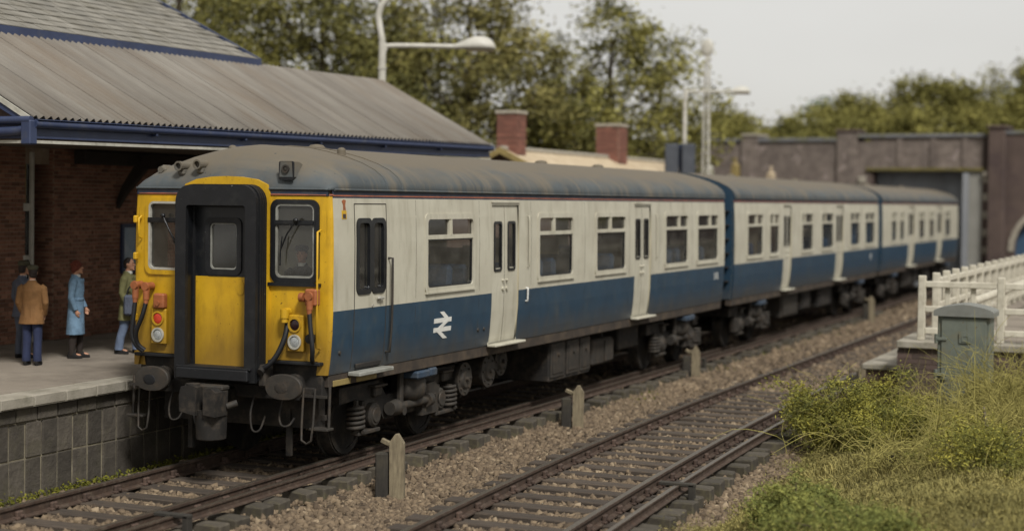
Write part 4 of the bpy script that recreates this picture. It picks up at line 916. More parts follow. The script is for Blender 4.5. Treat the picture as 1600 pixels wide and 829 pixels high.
# gangway: face plate, bellows folds, jambs, recessed door
def portal(hw, top, r, z0): 
    pts = [(-hw, z0), (hw, z0)]
    for i in range(7): t = PI/2*i/6; pts.append((hw-r+r*math.cos(t), top-r+r*math.sin(t)))
    for i in range(7): t = PI/2+PI/2*i/6; pts.append((-hw+r+r*math.cos(t), top-r+r*math.sin(t)))
    return pts
gw = empty('gangway', (0, 0, 0)); gw.parent = c1
gy = lambda a, b, d: (a, -d, b)
def U(mb, hw, top, r, hw2, top2, r2, z0, d0, d1):                # upside-down U: open at the bottom
    O = portal(hw, top, r, z0)[1:]+[(-hw, z0)]; I = portal(hw2, top2, r2, z0)[1:]+[(-hw2, z0)]
    n = len(O)
    for dd, fl in ((d1, 0), (d0, 1)):
        V = [gy(a, b, dd) for a, b in O]+[gy(a, b, dd) for a, b in I]; mb.add(V, [((i, i+1, n+i+1, n+i) if not fl else (n+i, n+i+1, i+1, i)) for i in range(n-1)])
    for P in (O, I):
        V = [gy(a, b, d0) for a, b in P]+[gy(a, b, d1) for a, b in P]; mb.add(V, [(i, i+1, n+i+1, n+i) for i in range(n-1)])
    for k in (0, n-1):
        V = [gy(*O[k], d0), gy(*O[k], d1), gy(*I[k], d1), gy(*I[k], d0)]; mb.add(V, [(0, 1, 2, 3)])
q = MB(); U(q, .565, 3.375, .20, .415, 3.135, .04, 1.07, .25, .305); q.build('face_plate', 'black', gw)
for d in (.06, .105, .15, .195):
    q = MB(); U(q, .575, 3.385, .21, .43, 3.14, .04, 1.09, d, d+.032); q.build('bellows_fold', 'black', gw)
q = MB(); U(q, .55, 3.36, .2, .42, 3.135, .04, 1.09, .045, .26); q.build('bellows_core', 'blackgloss', gw)
q = MB(); U(q, .44, 3.15, .03, .395, 3.11, .02, 1.2, .10, .15); q.build('door_jamb', 'black', gw)
q = MB(); q.bx(-.50, .50, -.37, -.03, 1.085, 1.215, 0, .012); q.bx(-.52, .52, -.345, -.05, 1.215, 1.235, 0, .004); q.build('threshold', 'black', gw)
q = MB(); q.bx(-.42, .42, -.05, -.0, 1.22, 2.29, 0, .004); dl = q.build('door', 'yellow', gw, (0, -.07, 0))
q = MB(); q.ring([(-.42, 2.29), (.42, 2.29), (.42, 3.14), (-.42, 3.14)], [(-.205, 2.36), (.205, 2.36), (.205, 2.94), (-.205, 2.94)], gy, 0.0, .05); q.build('door_top', 'blackgloss', dl)
q = MB(); q.ring(rrect(-.255, .255, 2.31, 2.99, .08, 4), rrect(-.19, .19, 2.375, 2.925, .05, 4), gy, .03, .068); q.build('seal', 'black', dl)
q = MB(); q.ring(rrect(-.20, .20, 2.365, 2.935, .05, 4), rrect(-.175, .175, 2.39, 2.91, .045, 4), gy, .03, .05); q.build('trim', 'treadboard', dl)
q = MB(); q.add([gy(-.21, 2.36, .03), gy(.21, 2.36, .03), gy(.21, 2.94, .03), gy(-.21, 2.94, .03)], [(0, 1, 2, 3)]); q.build('pane', 'glass_cab', dl)
q = MB(); q.extrude(rrect(.20, .29, 2.08, 2.24, .04, 4), gy, .048, .06); q.build('lock_plate', 'yellow', dl)
for a_, b_ in ((-1.32, -.57), (.58, 1.30)):
    q = MB(); q.bx(a_, b_, -.02, .10, 1.285, 1.325, 0, .008); q.build('front_shelf', 'black', c1)
q = MB(); q.bx(-1.28, 1.28, .02, .16, .90, 1.30, 0, .01); q.bx(-1.2, 1.2, -.03, .03, .86, 1.02, 0, .01); q.build('buffer_beam', 'under', c1)
q = MB(); q.extrude([(-1.36, 1.17), (-1.30, 1.17), (-1.27, 1.34), (-1.36, 1.34)], lambda a, b, d: (a, .05-d, b), -.1, .0); q.build('front_lip', 'yellow', front)
# lamp clusters
def lamp_cluster(x, red, white):
    q = MB(); q.box((x, .0, 1.655), (.215, .05, .43), 0, None, .012); t = q.build('lamp_plate', 'yellow', front)
    for z, m_ in ((1.755, red), (1.555, white)):
        q = MB(); q.ring([(x+.088*math.cos(k), z+.088*math.sin(k)) for k in [2*PI*i/20 for i in range(20)]], [(x+.068*math.cos(k), z+.068*math.sin(k)) for k in [2*PI*i/20 for i in range(20)]], gy, .02, .042); q.build('lamp_ring', 'chrome' if m_ == 'clear_lens' else 'yellow', t)
        q = MB(); q.ell((x, -.022, z), (.07, .018, .07), 16, 8); q.build('headlight' if m_ == 'clear_lens' else 'tail_lamp', m_, t)
lamp_cluster(-.955, 'red_lens', 'clear_lens'); lamp_cluster(.975, 'dark_lens', 'clear_lens')
q = MB(); q.box((-.93, -.02, 1.965), (.16, .10, .185), 0, None, .02); q.cyl((-.93, -.07, 1.94), (-.93, -.085, 1.94), .03); q.build('socket_box', 'orange', front)
def jumper(x, z, pts, m='orange', horiz=0):
    q = MB(); q.cyl((x, .03, z+.02), (x, -.10, z+.02), .05, .046, 12); q.cyl((x, -.075, z+.03), (x, -.085, z-.14), .044, .038, 12); q.cyl((x, -.085, z-.12), (x, -.088, z-.19), .034, .028, 10)
    if horiz: q.box((x, -.02, z), (.16, .11, .20), 0, None, .02); q.cyl((x-.1, -.03, z), (x-.16, -.03, z), .055, .055, 12)
    q.cyl((x, -.10, z+.02), (x, -.122, z+.02), .056, .05, 12); q.build('jumper_socket', m, front)
    q = MB(); q.tube(pts, .028, 8); q.build('jumper_cable', 'cable', front)
def curve(P, n=14):
    P = [Vector(p) for p in P]; out = []
    for i in range(len(P)-1):
        p0, p1, p2, p3 = P[max(i-1, 0)], P[i], P[i+1], P[min(i+2, len(P)-1)]
        for k in range(n//2):
            t = k/(n//2); out.append(0.5*((2*p1)+(p2-p0)*t+(2*p0-5*p1+4*p2-p3)*t*t+(3*p1-p0-3*p2+p3)*t**3))
    return out+[P[-1]]
jumper(-1.25, 2.13, curve([(-1.25, -.085, 1.96), (-1.26, -.11, 1.75), (-1.27, -.12, 1.55), (-1.22, -.10, 1.42), (-1.15, -.06, 1.35)]))
jumper(-1.09, 2.12, curve([(-1.09, -.085, 1.95), (-1.12, -.12, 1.78), (-1.20, -.13, 1.58), (-1.20, -.10, 1.44), (-1.13, -.05, 1.36)]))
jumper(1.205, 2.08, curve([(1.205, -.085, 1.91), (1.24, -.11, 1.7), (1.27, -.12, 1.5), (1.25, -.09, 1.38), (1.22, -.03, 1.33)]), 'orange', 1)
q = MB(); q.cyl((.86, -.06, 1.93), (.86, -.065, 1.83), .055, .05, 12); q.cyl((.86, -.065, 1.83), (.86, -.067, 1.78), .04, .04, 12); q.cyl((.86, .02, 1.9), (.86, -.07, 1.9), .05); q.build('cable_plug', 'yellow', front)
tube_part('brake_hose', curve([(.86, -.067, 1.79), (.86, -.12, 1.62), (.80, -.18, 1.42), (.71, -.22, 1.29), (.60, -.22, 1.22), (.58, -.15, 1.16)]), .032, 'cable', c1, 8)
q = MB(); q.cyl((1.175, .03, 1.60), (1.175, -.04, 1.60), .06, .055, 12); q.cyl((1.175, -.04, 1.6), (1.175, -.06, 1.6), .03, .03, 8); q.build('cable_stow', 'black', front)
q = MB(); q.box((.60, -.12, 1.15), (.10, .2, .26), 0, None, .02); q.cyl((.62, -.2, 1.25), (.62, -.28, 1.2), .04); q.build('cable_bracket', 'under', c1)
for o_ in list(front.children):
    if o_.name.split('.')[0] in ('lamp_plate', 'socket_box', 'jumper_socket', 'jumper_cable', 'cable_plug', 'cable_stow', 'handrail', 'hinge', 'wiper', 'front_lip'): o_.location.y -= .07
for o_ in list(c1.children):
    if o_.name.split('.')[0] == 'front_shelf': o_.location.y -= .06
# roof-front fittings
for x, z in ((-.43, 3.62), (-.70, 3.60)):
    q = MB(); y_ = -.02; q.cyl((x, y_+.35, z+.0), (x, y_, z), .05, .058, 14); q.ring([(x+.06*math.cos(k), z+.06*math.sin(k)) for k in [2*PI*i/14 for i in range(14)]], [(x+.04*math.cos(k), z+.04*math.sin(k)) for k in [2*PI*i/14 for i in range(14)]], lambda a, b, d: (a, y_-d, b), 0, .05); q.box((x, y_+.1, z-.07), (.10, .2, .08), 0, None, .02); q.build('horn', 'roof', c1)
q = MB(); q.loft([[(.76+a*s, y_, 3.475+b*s) for a, b in ((-.09, -.02), (.09, -.02), (.075, .16), (-.075, .16))] for y_, s in ((.03, 1.0), (.20, 1.0), (.34, .75))], 0, False); lb = q.build('lamp_bracket', 'roof', c1, (.06, -.10, .02))
q = MB(); q.ring([(.76+.05*math.cos(k), 3.55+.05*math.sin(k)) for k in [2*PI*i/14 for i in range(14)]], [(.76+.03*math.cos(k), 3.55+.03*math.sin(k)) for k in [2*PI*i/14 for i in range(14)]], lambda a, b, d: (a, .03-d, b), 0, .02); q.ell((.76, .025, 3.55), (.032, .01, .032), 10, 6); q.build('roof_lens', 'undergrey', lb)
q = MB(); q.extrude(rrect(.66, .86, 3.42, 3.64, .02, 2), lambda a, b, d: (a, .035-d, b), -.02, .0); q.build('lens_plate', 'black', lb)
q = MB(); q.box((-1.08, .22, 3.565), (.10, .18, .09), 0, Matrix.Rotation(-.5, 3, 'Y'), .02); q.cyl((-1.08, .10, 3.56), (-1.08, .16, 3.56), .04); q.build('lamp_iron', 'roof', c1)
for x, y_, z in ((-.60, .95, 3.79), (.66, 1.5, 3.775)):
    q = MB(); q.cyl((x, y_, z-.03), (x, y_, z+.06), .06, .055, 12); q.ell((x, y_, z+.06), (.055, .055, .04), 12, 6); q.box((x, y_, z-.02), (.2, .14, .03), 0, None, .01); q.build('roof_pot', 'roof', c1)
# oval buffers
for sg in (-1, 1):
    q = MB(); x = sg*.925; N = 28
    def oval(s, y_): return [(x+.245*s*math.copysign(abs(math.cos(t))**.86, math.cos(t)), y_, 1.04+.15*s*math.copysign(abs(math.sin(t))**.86, math.sin(t))) for t in [2*PI*i/N for i in range(N)]]
    q.loft([oval(.95, -.205), oval(1.0, -.215), oval(1.0, -.258)], 0, True, True, True, False); q.loft([oval(1.0, -.258), oval(.955, -.272)], 0, True, True, False, False); q.loft([oval(.955, -.272), oval(.5, -.278), oval(.02, -.280)], 0, True, True, False, False); bf = q.build('buffer', 'undergrey', c1)
    q = MB(); q.cyl((x, .05, 1.04), (x, -.21, 1.04), .085, .075, 16); q.cyl((x, .05, 1.04), (x, -.06, 1.04), .14, .13, 16); q.build('buffer_shank', 'under', bf)
    q = MB(); q.ell((x-.02, -.279, 1.03), (.09, .004, .065), 14, 5); q.build('grease_mark', 'black' if sg < 0 else 'under', bf)
# coupler head with knuckle and air cylinder below
cp = empty('coupler', (.02, 0, 0)); cp.parent = c1
q = MB(); q.bx(-.10, .10, -.45, .05, .82, .98, 0, .02); q.build('drawbar', 'under', cp)
q = MB(); q.extrude([(-.24, .74), (-.02, .70), (.0, 1.03), (-.08, 1.05), (-.22, 1.03), (-.25, .92)], lambda a, b, d: (a, -.42-d, b), 0, .26); q.cyl((-.12, -.58, .72), (-.12, -.58, 1.06), .085, .085, 14); q.build('knuckle', 'under', cp)
q = MB(); q.bx(.0, .20, -.54, -.42, .74, 1.02, 0, .02); q.extrude([(.10, .72), (.26, .70), (.27, .98), (.20, 1.03), (.10, 1.02)], lambda a, b, d: (a, -.44-d, b), 0, .26); q.build('guard_arm', 'under', cp)
q = MB(); q.bx(-.26, .27, -.56, -.40, .99, 1.045, 0, .015); q.build('top_plate', 'undergrey', cp)
q = MB(); q.cyl((.06, -.47, .76), (.06, -.47, .42), .19, .175, 22); q.cyl((.06, -.47, .42), (.06, -.47, .405), .175, .15, 22); q.build('air_cylinder', 'under', cp)
q = MB(); q.cyl((-.33, -.5, .93), (-.24, -.5, .93), .045); q.build('pin', 'undergrey', cp)
q = MB(); q.cyl((.26, -.45, .8), (.36, -.38, .84), .04); q.build('pin', 'undergrey', cp)
# front steps, hose loops, life guards
for sg in (1, -1):
    st = empty('front_step', (0, 0, 0)); st.parent = c1
    tube_part('step_hanger', [(sg*1.08, -.06, 1.02), (sg*1.08, -.10, .60), (sg*1.09, -.12, .42), (sg*1.16, -.12, .38), (sg*1.22, -.12, .42), (sg*1.235, -.10, .62), (sg*1.235, -.06, 1.02)], .014, 'undergrey', st)
    q = MB(); q.box((sg*1.30, -.02, .55), (.24, .16, .03), 0, None, .006); q.build('tread', 'undergrey', st)
    q = MB(); q.box((sg*1.22, -.06, .93), (.34, .03, .03)); q.build('cross_bar', 'undergrey', st)
    tube_part('step_rod', [(sg*1.385, .02, 1.04), (sg*1.385, .0, .56)], .018, 'undergrey', st)
for x, zl in ((.38, .50), (.78, .58), (-.42, .52), (-.78, .56)):
    tube_part('air_pipe', curve([(x, .0, .92), (x, -.10, .70), (x+.05, -.14, zl), (x+.14, -.12, zl), (x+.17, -.05, .66)]), .013, 'under', c1)
q = MB(); q.bx(-1.15, 1.15, .30, .36, .60, .66); 
for sg in (-1, 1): q.bx(sg*.70-.03, sg*.70+.03, .22, .28, .16, .72)
q.bx(-1.1, 1.1, .25, .4, .5, .95); q.build('life_guard', 'under', c1)
# cab interior
q = MB(); q.bx(-1.32, 1.32, 1.95, 2.0, 1.2, 3.25); q.build('cab_bulkhead', 'floor_in', c1)
q = MB(); q.bx(.55, 1.25, .12, .24, 1.22, 2.2, 0, .03); q.bx(-1.25, -.55, .12, .3, 1.22, 2.2, 0, .03); q.build('control_desk', 'under', c1)
for x in (-.53, .53):
    q = MB(); q.bx(x-.02, x+.02, .06, 1.95, 1.2, 3.2); q.build('vestibule_wall', 'inside', c1)
q = MB(); q.bx(-.5, .5, 1.2, 1.25, 1.2, 3.2); q.build('vestibule_door', 'floor_in', c1)
# ================================================================== station building with canopy
def ez(y): return 4.158+0.0119*(y+0.45)                           # eaves line
EX, TXR = -2.6, -5.0                                              # eaves x, head of the corrugated roof
YN, YF = -0.45, 13.12
st = tag(empty('station_building', (0, 0, 0)), 'brick station building with corrugated canopy and slate roof behind the platform', 'building')
slope = (5.47-4.158)/(EX-TXR)
# corrugated sheets
NS = 14
def sheet_mesh(w_, amp=0.026, pitch=(YF-YN)/NS/7):
    Ln = math.hypot(EX-TXR, 1.312)+.06; n = int(w_/pitch*6); V = []; F = []
    for j in range(2):
        for i in range(n+1):
            V.append((i/n*w_, -j*Ln, amp*math.sin(2*PI*(i/n*w_)/pitch)))
    k = n+1
    F = [(i, i+1, k+i+1, k+i) for i in range(n)]
    V2 = V+[(a, b, c-.006) for a, b, c in V]; m = len(V)
    F2 = F+[tuple(m+i for i in f[::-1]) for f in F]+[(i, m+i, m+i+1, i+1) for i in range(n)]
    mb = MB(); mb.add(V2, F2, 0, True); return mb.mesh('corrugated_sheet', 'corr')
NS = 14; wS = (YF-YN)/NS; shm = sheet_mesh(wS+.0)
ang = math.atan2(1.312, EX-TXR)
for i in range(NS):
    y = YN+i*wS
    o = inst('corrugated_sheet', shm, st)
    # local x -> along the track, local y -> down the slope towards the eaves
    X = Vector((0, 1, .0119)).normalized(); Yv = Vector((-math.cos(ang), 0, math.sin(ang))); Yv = -Yv; Z = X.cross(Yv)
    Z = Vector((math.sin(ang), 0, math.cos(ang))); Yv = Vector((math.cos(ang), 0, -math.sin(ang)))
    base = Vector((EX+.03, y, ez(y)+.035+random.uniform(0, .002)))
    # mesh y runs to -Ln = up the slope
    o.matrix_world = Matrix(((X.x, Yv.x, Z.x, base.x), (X.y, Yv.y, Z.y, base.y), (X.z, Yv.z, Z.z, base.z), (0, 0, 0, 1)))
def slab(nm, m, pts_lo, pts_hi, thick, parent=st):
    """four-sided slab between two lines of two points each"""
    a, b = [Vector(p) for p in pts_lo]; c, d = [Vector(p) for p in pts_hi]; nrm = (b-a).cross(d-a).normalized()
    if nrm.z < 0: nrm = -nrm
    q = MB(); top = [a, b, d, c]; bot = [p-nrm*thick for p in top]
    q.add(top+bot, [(0, 1, 2, 3), (7, 6, 5, 4), (0, 4, 5, 1), (1, 5, 6, 2), (2, 6, 7, 3), (3, 7, 4, 0)]); return q.build(nm, m, parent)
slab('canopy_soffit', 'soffit', [(EX+.0, YN+.02, ez(YN)-.01), (EX+.0, YF-.02, ez(YF)-.01)], [(TXR-.1, YN+.02, 5.47), (TXR-.1, YF-.02, 5.47+.0119*13.57)], .05)
# fascia, gutter, white strip
def along(nm, m, x0, x1, z0, z1, ya=YN, yb=YF, ch=.006, parent=st):
    q = MB(); ta = .0119*(ya+.45); tb = .0119*(yb+.45)
    q.loft([[(x0, y, z0+t), (x1, y, z0+t), (x1, y, z1+t), (x0, y, z1+t)] for y, t in ((ya, ta), (yb, tb))], 0, False); return q.build(nm, m, parent)
fa = along('fascia', 'navy', EX-.06, EX, 3.925, 4.06)
along('fascia_moulding', 'navy', EX+.0, EX+.025, 3.93, 3.955)
along('drip_strip', 'offwhite', EX-.05, EX+.03, 3.868, 3.905)
q = MB(); q.tube([(EX+.055, YN-.02, 4.105), (EX+.055, YF, 4.105+.0119*13.57)], .052, 10, 0); q.box((EX+.055, 6.3, 4.16+.08), (.11, 13.5, .012), 0, Matrix.Rotation(.0119, 3, 'X')); q.build('gutter', 'navy', st)
for y in np.arange(2.0, 13, 2.2):
    q = MB(); q.box((EX+.03, float(y), 4.09+.0119*y), (.10, .05, .13), 0, None, .01); q.build('gutter_bracket', 'navy', st)
# gable end at the near side
q = MB(); q.bx(-6.2, EX+.02, YN-.03, YN+.05, 3.925, 4.13, 0, .006); q.build('end_beam', 'navy', st)
q = MB(); q.bx(-6.2, EX+.03, YN-.04, YN+.05, 3.868, 3.905); q.build('end_strip', 'offwhite', st)
q = MB(); q.tube([(-6.2, YN-.09, 4.06), (-3.2, YN-.09, 4.0), (-2.75, YN-.06, 4.02), (EX, YN-.04, 4.06)], .06, 10); q.tube([(-6.2, YN-.08, 4.15), (EX+.06, YN-.08, 4.15)], .05, 8); q.build('end_gutter', 'navy', st)
q = MB(); q.box((EX+.0, YN-.05, 4.0), (.15, .14, .30), 0, None, .015); q.build('corner_block', 'navy', st)
q = MB(); q.extrude([(EX-.25, 4.14), (-5.1, 4.14), (-5.1, 5.45), (EX-.20, 4.18)], lambda a, b, d: (a, YN+.03-d, b), -.05, 0); q.build('gable_panel', 'brick_side', st)
q = MB(); q.extrude([(EX-.1, 4.12), (EX+.04, 4.17), (-5.0, 5.47), (-5.0, 5.29)], lambda a, b, d: (a, YN-.0-d, b), 0, .05); q.build('bargeboard', 'navy', st)
q = MB(); q.extrude([(EX+.0, 4.14), (EX+.06, 4.18), (-5.0, 5.50), (-5.0, 5.44)], lambda a, b, d: (a, YN-.05-d, b), 0, .02); q.build('verge_trim', 'offwhite', st)
# main roof: navy band at its foot, then courses of slates
Y8 = 8.37
along('eaves_band', 'navy', TXR-.02, TXR+.05, 5.475, 5.60, -3.5, Y8)
RX, RZ = TXR-.02, 5.60; ms = .515
def rtop(x, y): return RZ+.0119*(y+.45)+(RX-x)*ms
slab('roof_deck', 'slate_under', [(RX+.02, -3.5, rtop(RX, -3.5)-.03), (RX+.02, Y8-.02, rtop(RX, Y8)-.03)], [(-10, -3.5, rtop(-10, -3.5)-.03), (-10, Y8-.02, rtop(-10, Y8)-.03)], .08)
cw, chh = 0.36, 0.235; sl = []
for k in range(4):
    rr = random.Random(k); q = MB(); q.box((0, 0, 0), (chh+.05, cw-.012, .016), 0, Matrix.Rotation(rr.uniform(-.012, .012), 3, 'Z'), 0.003); sl.append(q.mesh('slate', 'slate'))
a_s = math.atan(ms); rest = MB(); cnt = 0
Rsl = Matrix.Rotation(a_s-.07, 4, 'Y')
for r in range(17):
    xr = RX-(r+.5)*chh*math.cos(a_s)
    y = Y8-.0
    nrow = int((Y8+2.6)/cw)
    for i in range(nrow):
        yy = Y8-cw*(i+.5)-(cw/2 if r % 2 else 0)
        if yy < -.2-2.2: continue
        p = Vector((xr, yy, rtop(xr, yy)+.012+random.uniform(-.003, .004)))
        if r < 12 and yy > 0.9 and cnt < 290:
            o = inst('slate', sl[(r*3+i) % 4], st); o.matrix_world = Matrix.Translation(p)@Rsl; cnt += 1
        else:
            rest.box(p, (chh+.05, cw-.012, .016), 0, Rsl.to_3x3())
tag(rest.build('far_slates', 'slate', st), None, None, None, 'stuff')
q = MB(); q.extrude([(RX+.05, 5.56+.1), (RX+.05, 5.62+.1), (-10, rtop(-10, Y8)+.04), (-10, rtop(-10, Y8)-.06)], lambda a, b, d: (a, Y8+d, b), -.02, .03); q.build('verge_board', 'navy', st)
# walls
WX = -6.2
q = MB()
for ya, yb, za, zb in ((-6, 3.60, PZ, 5.6), (4.18, 14, PZ, 5.6), (3.60, 4.18, 3.72, 5.6)): q.bx(WX-.3, WX, ya, yb, za, zb)
q.build('wall', 'brick_mortar', st)
wall_fn = lambda a, b, d: (WX+d, a, b)
brick_panel('brickwork', st, 1.6, 3.60, PZ, 4.1, wall_fn, .155, .064, .011, .014, 'brick', 11)
brick_panel('brickwork', st, 5.16, 8.6, PZ, 4.1, wall_fn, .155, .064, .011, .014, 'brick', 12)
q = MB(); q.bx(WX, WX+.09, 4.18, 5.15, PZ, 4.1); q.build('pier', 'brick_mortar', st)
brick_panel('brickwork', st, 4.18, 5.15, PZ, 4.1, lambda a, b, d: (WX+.09+d, a, b), .155, .064, .011, .014, 'brick', 13)
brick_panel('brickwork', st, WX-.3, WX+.09, PZ, 4.1, lambda a, b, d: (a, 4.18-d, b), .15, .058, .008, .010, 'brick', 14)
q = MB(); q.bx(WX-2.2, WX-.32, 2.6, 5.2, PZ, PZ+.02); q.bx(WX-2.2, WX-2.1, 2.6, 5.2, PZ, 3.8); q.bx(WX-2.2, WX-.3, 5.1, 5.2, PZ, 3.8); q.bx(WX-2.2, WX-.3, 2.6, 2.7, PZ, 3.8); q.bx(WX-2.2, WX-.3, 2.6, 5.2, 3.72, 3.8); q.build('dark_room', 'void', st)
wf = empty('door_frame', (0, 0, 0)); wf.parent = st
q = MB(); q.bx(WX+.0, WX+.06, 3.70, 3.76, PZ, 3.90, 0, .006); q.build('post', 'lamp', wf)
for z in (2.98, 2.22):
    q = MB(); q.bx(WX-.05, WX+.03, 3.56, 3.77, z, z+.12 if z > 2.5 else z+.07, 0, .006); q.build('bar', 'lamp', wf)
q = MB(); q.bx(WX-.03, WX-.02, 3.60, 3.70, PZ, 3.72); q.build('pane', 'glass', wf)
q = MB(); q.bx(WX-.07, WX+.0, 3.60, 3.635, 3.05, 3.72); q.build('jamb', 'barge', wf)
# beam and brackets under the canopy
q = MB(); q.bx(-5.95, -5.7, 4.45, 13.1, 3.73, 3.96, 0, .02); q.build('canopy_beam', 'dark_beam', st)
for y in (5.9, 8.3, 10.8):
    q = MB(); q.extrude([(WX, 3.1), (WX, 3.0), (WX+.18, 3.25), (WX+.6, 3.68), (-2.8, 3.80), (-2.8, 3.9), (WX+.5, 3.9), (WX+.12, 3.4)], lambda a, b, d: (a, y+d, b), -.05, .05); q.build('canopy_bracket', 'dark_beam', st)
q = MB(); q.bx(-6.2, -2.7, YN+.1, YF, 3.97, 4.0); q.build('canopy_ceiling', 'soffit', st)
# poster on the wall
po = tag(empty('poster_board', (WX, 6.2, 2.34)), 'narrow poster in a blue frame on the brick station wall', 'poster')
q = MB(); q.ring([(-.24, -.42), (.24, -.42), (.24, .42), (-.24, .42)], [(-.18, -.36), (.18, -.36), (.18, .36), (-.18, .36)], lambda a, b, d: (d, a, b), 0.012, .06); q.build('frame', 'navy', po)
q = MB(); q.add([(.03, -.19, -.37), (.03, .19, -.37), (.03, .19, .37), (.03, -.19, .37)], [(0, 1, 2, 3)]); q.build('sheet', mat('poster_paper', '#a9b3bb', '#7f93a5', scale=3, rough=.6), po)

# ================================================================== low building with two chimneys
hs = tag(empty('waiting_room', (-6.2, 21.8, 0)), 'low building with pale roof and two brick chimneys beyond the canopy', 'building')
q = MB(); q.extrude([(-2.4, PZ), (2.6, PZ), (2.6, 3.2), (0, 4.5), (-2.4, 3.3)], lambda a, b, d: (a, d, b), .1, 13.6); q.build('wall', 'brick_side', hs)
for s in (-1, 1):
    nm = slab('roof', 'cream_roof', [(s*2.9, -.1, 3.12), (s*2.9, 13.8, 3.12)], [(0, -.1, 4.56), (0, 13.8, 4.56)], .07, hs)
    q = MB(); q.extrude([(s*2.95, 3.0), (s*2.95, 3.14), (0, 4.60), (0, 4.44)], lambda a, b, d: (a, d, b), -.2, -.105); q.build('bargeboard', 'barge', nm)
q = MB(); q.tube([(0, -.1, 4.58), (0, 13.8, 4.58)], .07, 8); q.build('ridge', 'cement', hs)
for y, h, s_ in ((.55, 1.0, .62), (8.2, 1.02, .78)):
    q = MB(); q.box((0, y, 4.25+h/2), (s_-.06, s_-.06, h+.5)); c_ = q.build('chimney', 'brick_mortar', hs)
    for fn_, nm in ((lambda a, b, d: (a, y-s_/2+.03-d, b), 'f'), (lambda a, b, d: (s_/2-.03+d, y+a, b), 's')):
        brick_panel('brickwork', c_, -s_/2+.03, s_/2-.03, 4.3, 4.5+h, fn_, .2, .075, .012, .028, 'chim', 5)
    q = MB(); q.box((0, y, 4.53+h), (s_+.05, s_+.05, .10), 0, None, .02); q.build('cap', 'cement', c_)

# ================================================================== lamps, signal mast
def street_lamp(lab, x, y, zb, z_arm, reach, top=None, sc=1.0):
    t = tag(empty('platform_lamp', (x, y, 0)), lab, 'lamp', 'swan neck platform lamps')
    q = MB(); q.cyl((0, 0, zb), (0, 0, z_arm+.1), .10*sc, .085*sc, 12); q.cyl((0, 0, zb), (0, 0, zb+.5), .12*sc, .11*sc, 12); q.cyl((0, 0, z_arm-.55), (0, 0, z_arm-.5), .105*sc, .105*sc, 12)
    if top: q.tube(curve([(0, 0, z_arm+.1), (-.08, 0, z_arm+.5), (-.10, 0, z_arm+.75), (.06, .03, z_arm+1.05), (.5, .2, z_arm+1.4), (1.3, .5, z_arm+1.55)]), .075*sc, 9)
    q.build('pole', 'lamp', t)
    q = MB(); dx, dy = .915*reach, .40*reach
    q.tube(curve([(0, 0, z_arm-.25), (.06, .03, z_arm-.08), (.18, .08, z_arm), (dx, dy, z_arm)]), .058*sc, 9); q.cyl((dx*.9, dy*.9, z_arm), (dx*1.12, dy*1.12, z_arm), .06*sc, .065*sc, 10); a = q.build('arm', 'lamp', t)
    c, s = math.cos(math.atan2(.40, .915)), math.sin(math.atan2(.40, .915)); L_ = .98*sc
    def hp(u, v, w_): return (dx+(u*c-v*s), dy+(u*s+v*c), z_arm+w_)
    q = MB(); st_ = [(0, .08, .07), (.12, .14, .11), (.3, .23, .20), (.5, .27, .265), (.7, .28, .27), (.85, .25, .22), (.95, .17, .13), (1.0, .03, .02)]
    q.loft([[hp(u*L_, w_*sc*math.cos(k), (h*sc*math.sin(k) if math.sin(k) > 0 else .05*sc*math.sin(k))-.02) for k in [2*PI*i/16 for i in range(16)]] for u, w_, h in st_]); hd = q.build('lamp_head', 'lamp', t)
    q = MB(); q.loft([[hp(u*L_, w_*sc*math.cos(k), -.05*sc+.07*sc*(math.sin(k) if math.sin(k) < 0 else 0)) for k in [2*PI*i/16 for i in range(16)]] for u, w_ in ((.30, .05), (.40, .17), (.65, .22), (.85, .17), (.95, .03))]); q.build('diffuser', 'diffuser', hd)
    if top:
        q = MB(); dx2, dy2, z2 = 1.3, .5, z_arm+1.55
        q.loft([[(dx2+u*c*L_-w_*math.cos(k)*s, dy2+u*s*L_+w_*math.cos(k)*c, z2+h*math.sin(k)) for k in [2*PI*i/14 for i in range(14)]] for u, w_, h in ((0, .06, .05), (.3, .17, .15), (.7, .2, .2), (1, .03, .02))]); q.build('lamp_head', 'lamp', t)
street_lamp('white platform lamp rising behind the corrugated canopy roof', -7.17, 17.0, PZ, 6.82, 1.68, True, 1.0)
street_lamp('distant thin white lamp post in front of the right hand tree edge', -4.5, 32.0, PZ, 6.72, 1.35, False, .72)
sg_ = tag(empty('speaker_box', (-4.5, 31.6, 4.55)), 'dark blue grey box sign mounted on the distant lamp post', 'sign box')
for k in (-1, 1):
    q = MB(); q.box((k*.24, -.05+.1*k, 0), (.42, .35, 1.0), 0, Matrix.Rotation(.35, 3, 'Z'), .03); q.build('panel', 'speaker', sg_)
q = MB(); q.box((0, .1, -.1), (.14, .16, 1.2), 0, None, .02); q.build('back_plate', 'navy', sg_)
sm = tag(empty('signal_mast', (-3.95, 32.5, 0)), 'grey lattice signal mast with an oval head beside the lamp post', 'signal')
q = MB()
for a, b in ((-.11, -.11), (.11, -.11), (.11, .11), (-.11, .11)): q.tube([(a, b, PZ), (a*.6, b*.6, 7.6)], .022, 5)
for i in range(22):
    z = 1.1+i*.3; s0 = .11-(.044*(z-1)/6.6); sgn = 1 if i % 2 else -1
    q.tube([(-s0*sgn, -s0, z), (s0*sgn, -s0, z+.3)], .012, 4); q.tube([(s0, -s0*sgn, z), (s0, s0*sgn, z+.3)], .012, 4)
q.build('lattice_post', 'lamp', sm)
q = MB(); q.cyl((0, 0, 7.6), (0, 0, 7.85), .06, .05, 8); q.ell((0, 0, 8.1), (.22, .08, .29), 14, 8); q.box((.04, 0, 7.75), (.2, .1, .1), 0, None, .02); q.build('oval_head', 'lamp', sm)
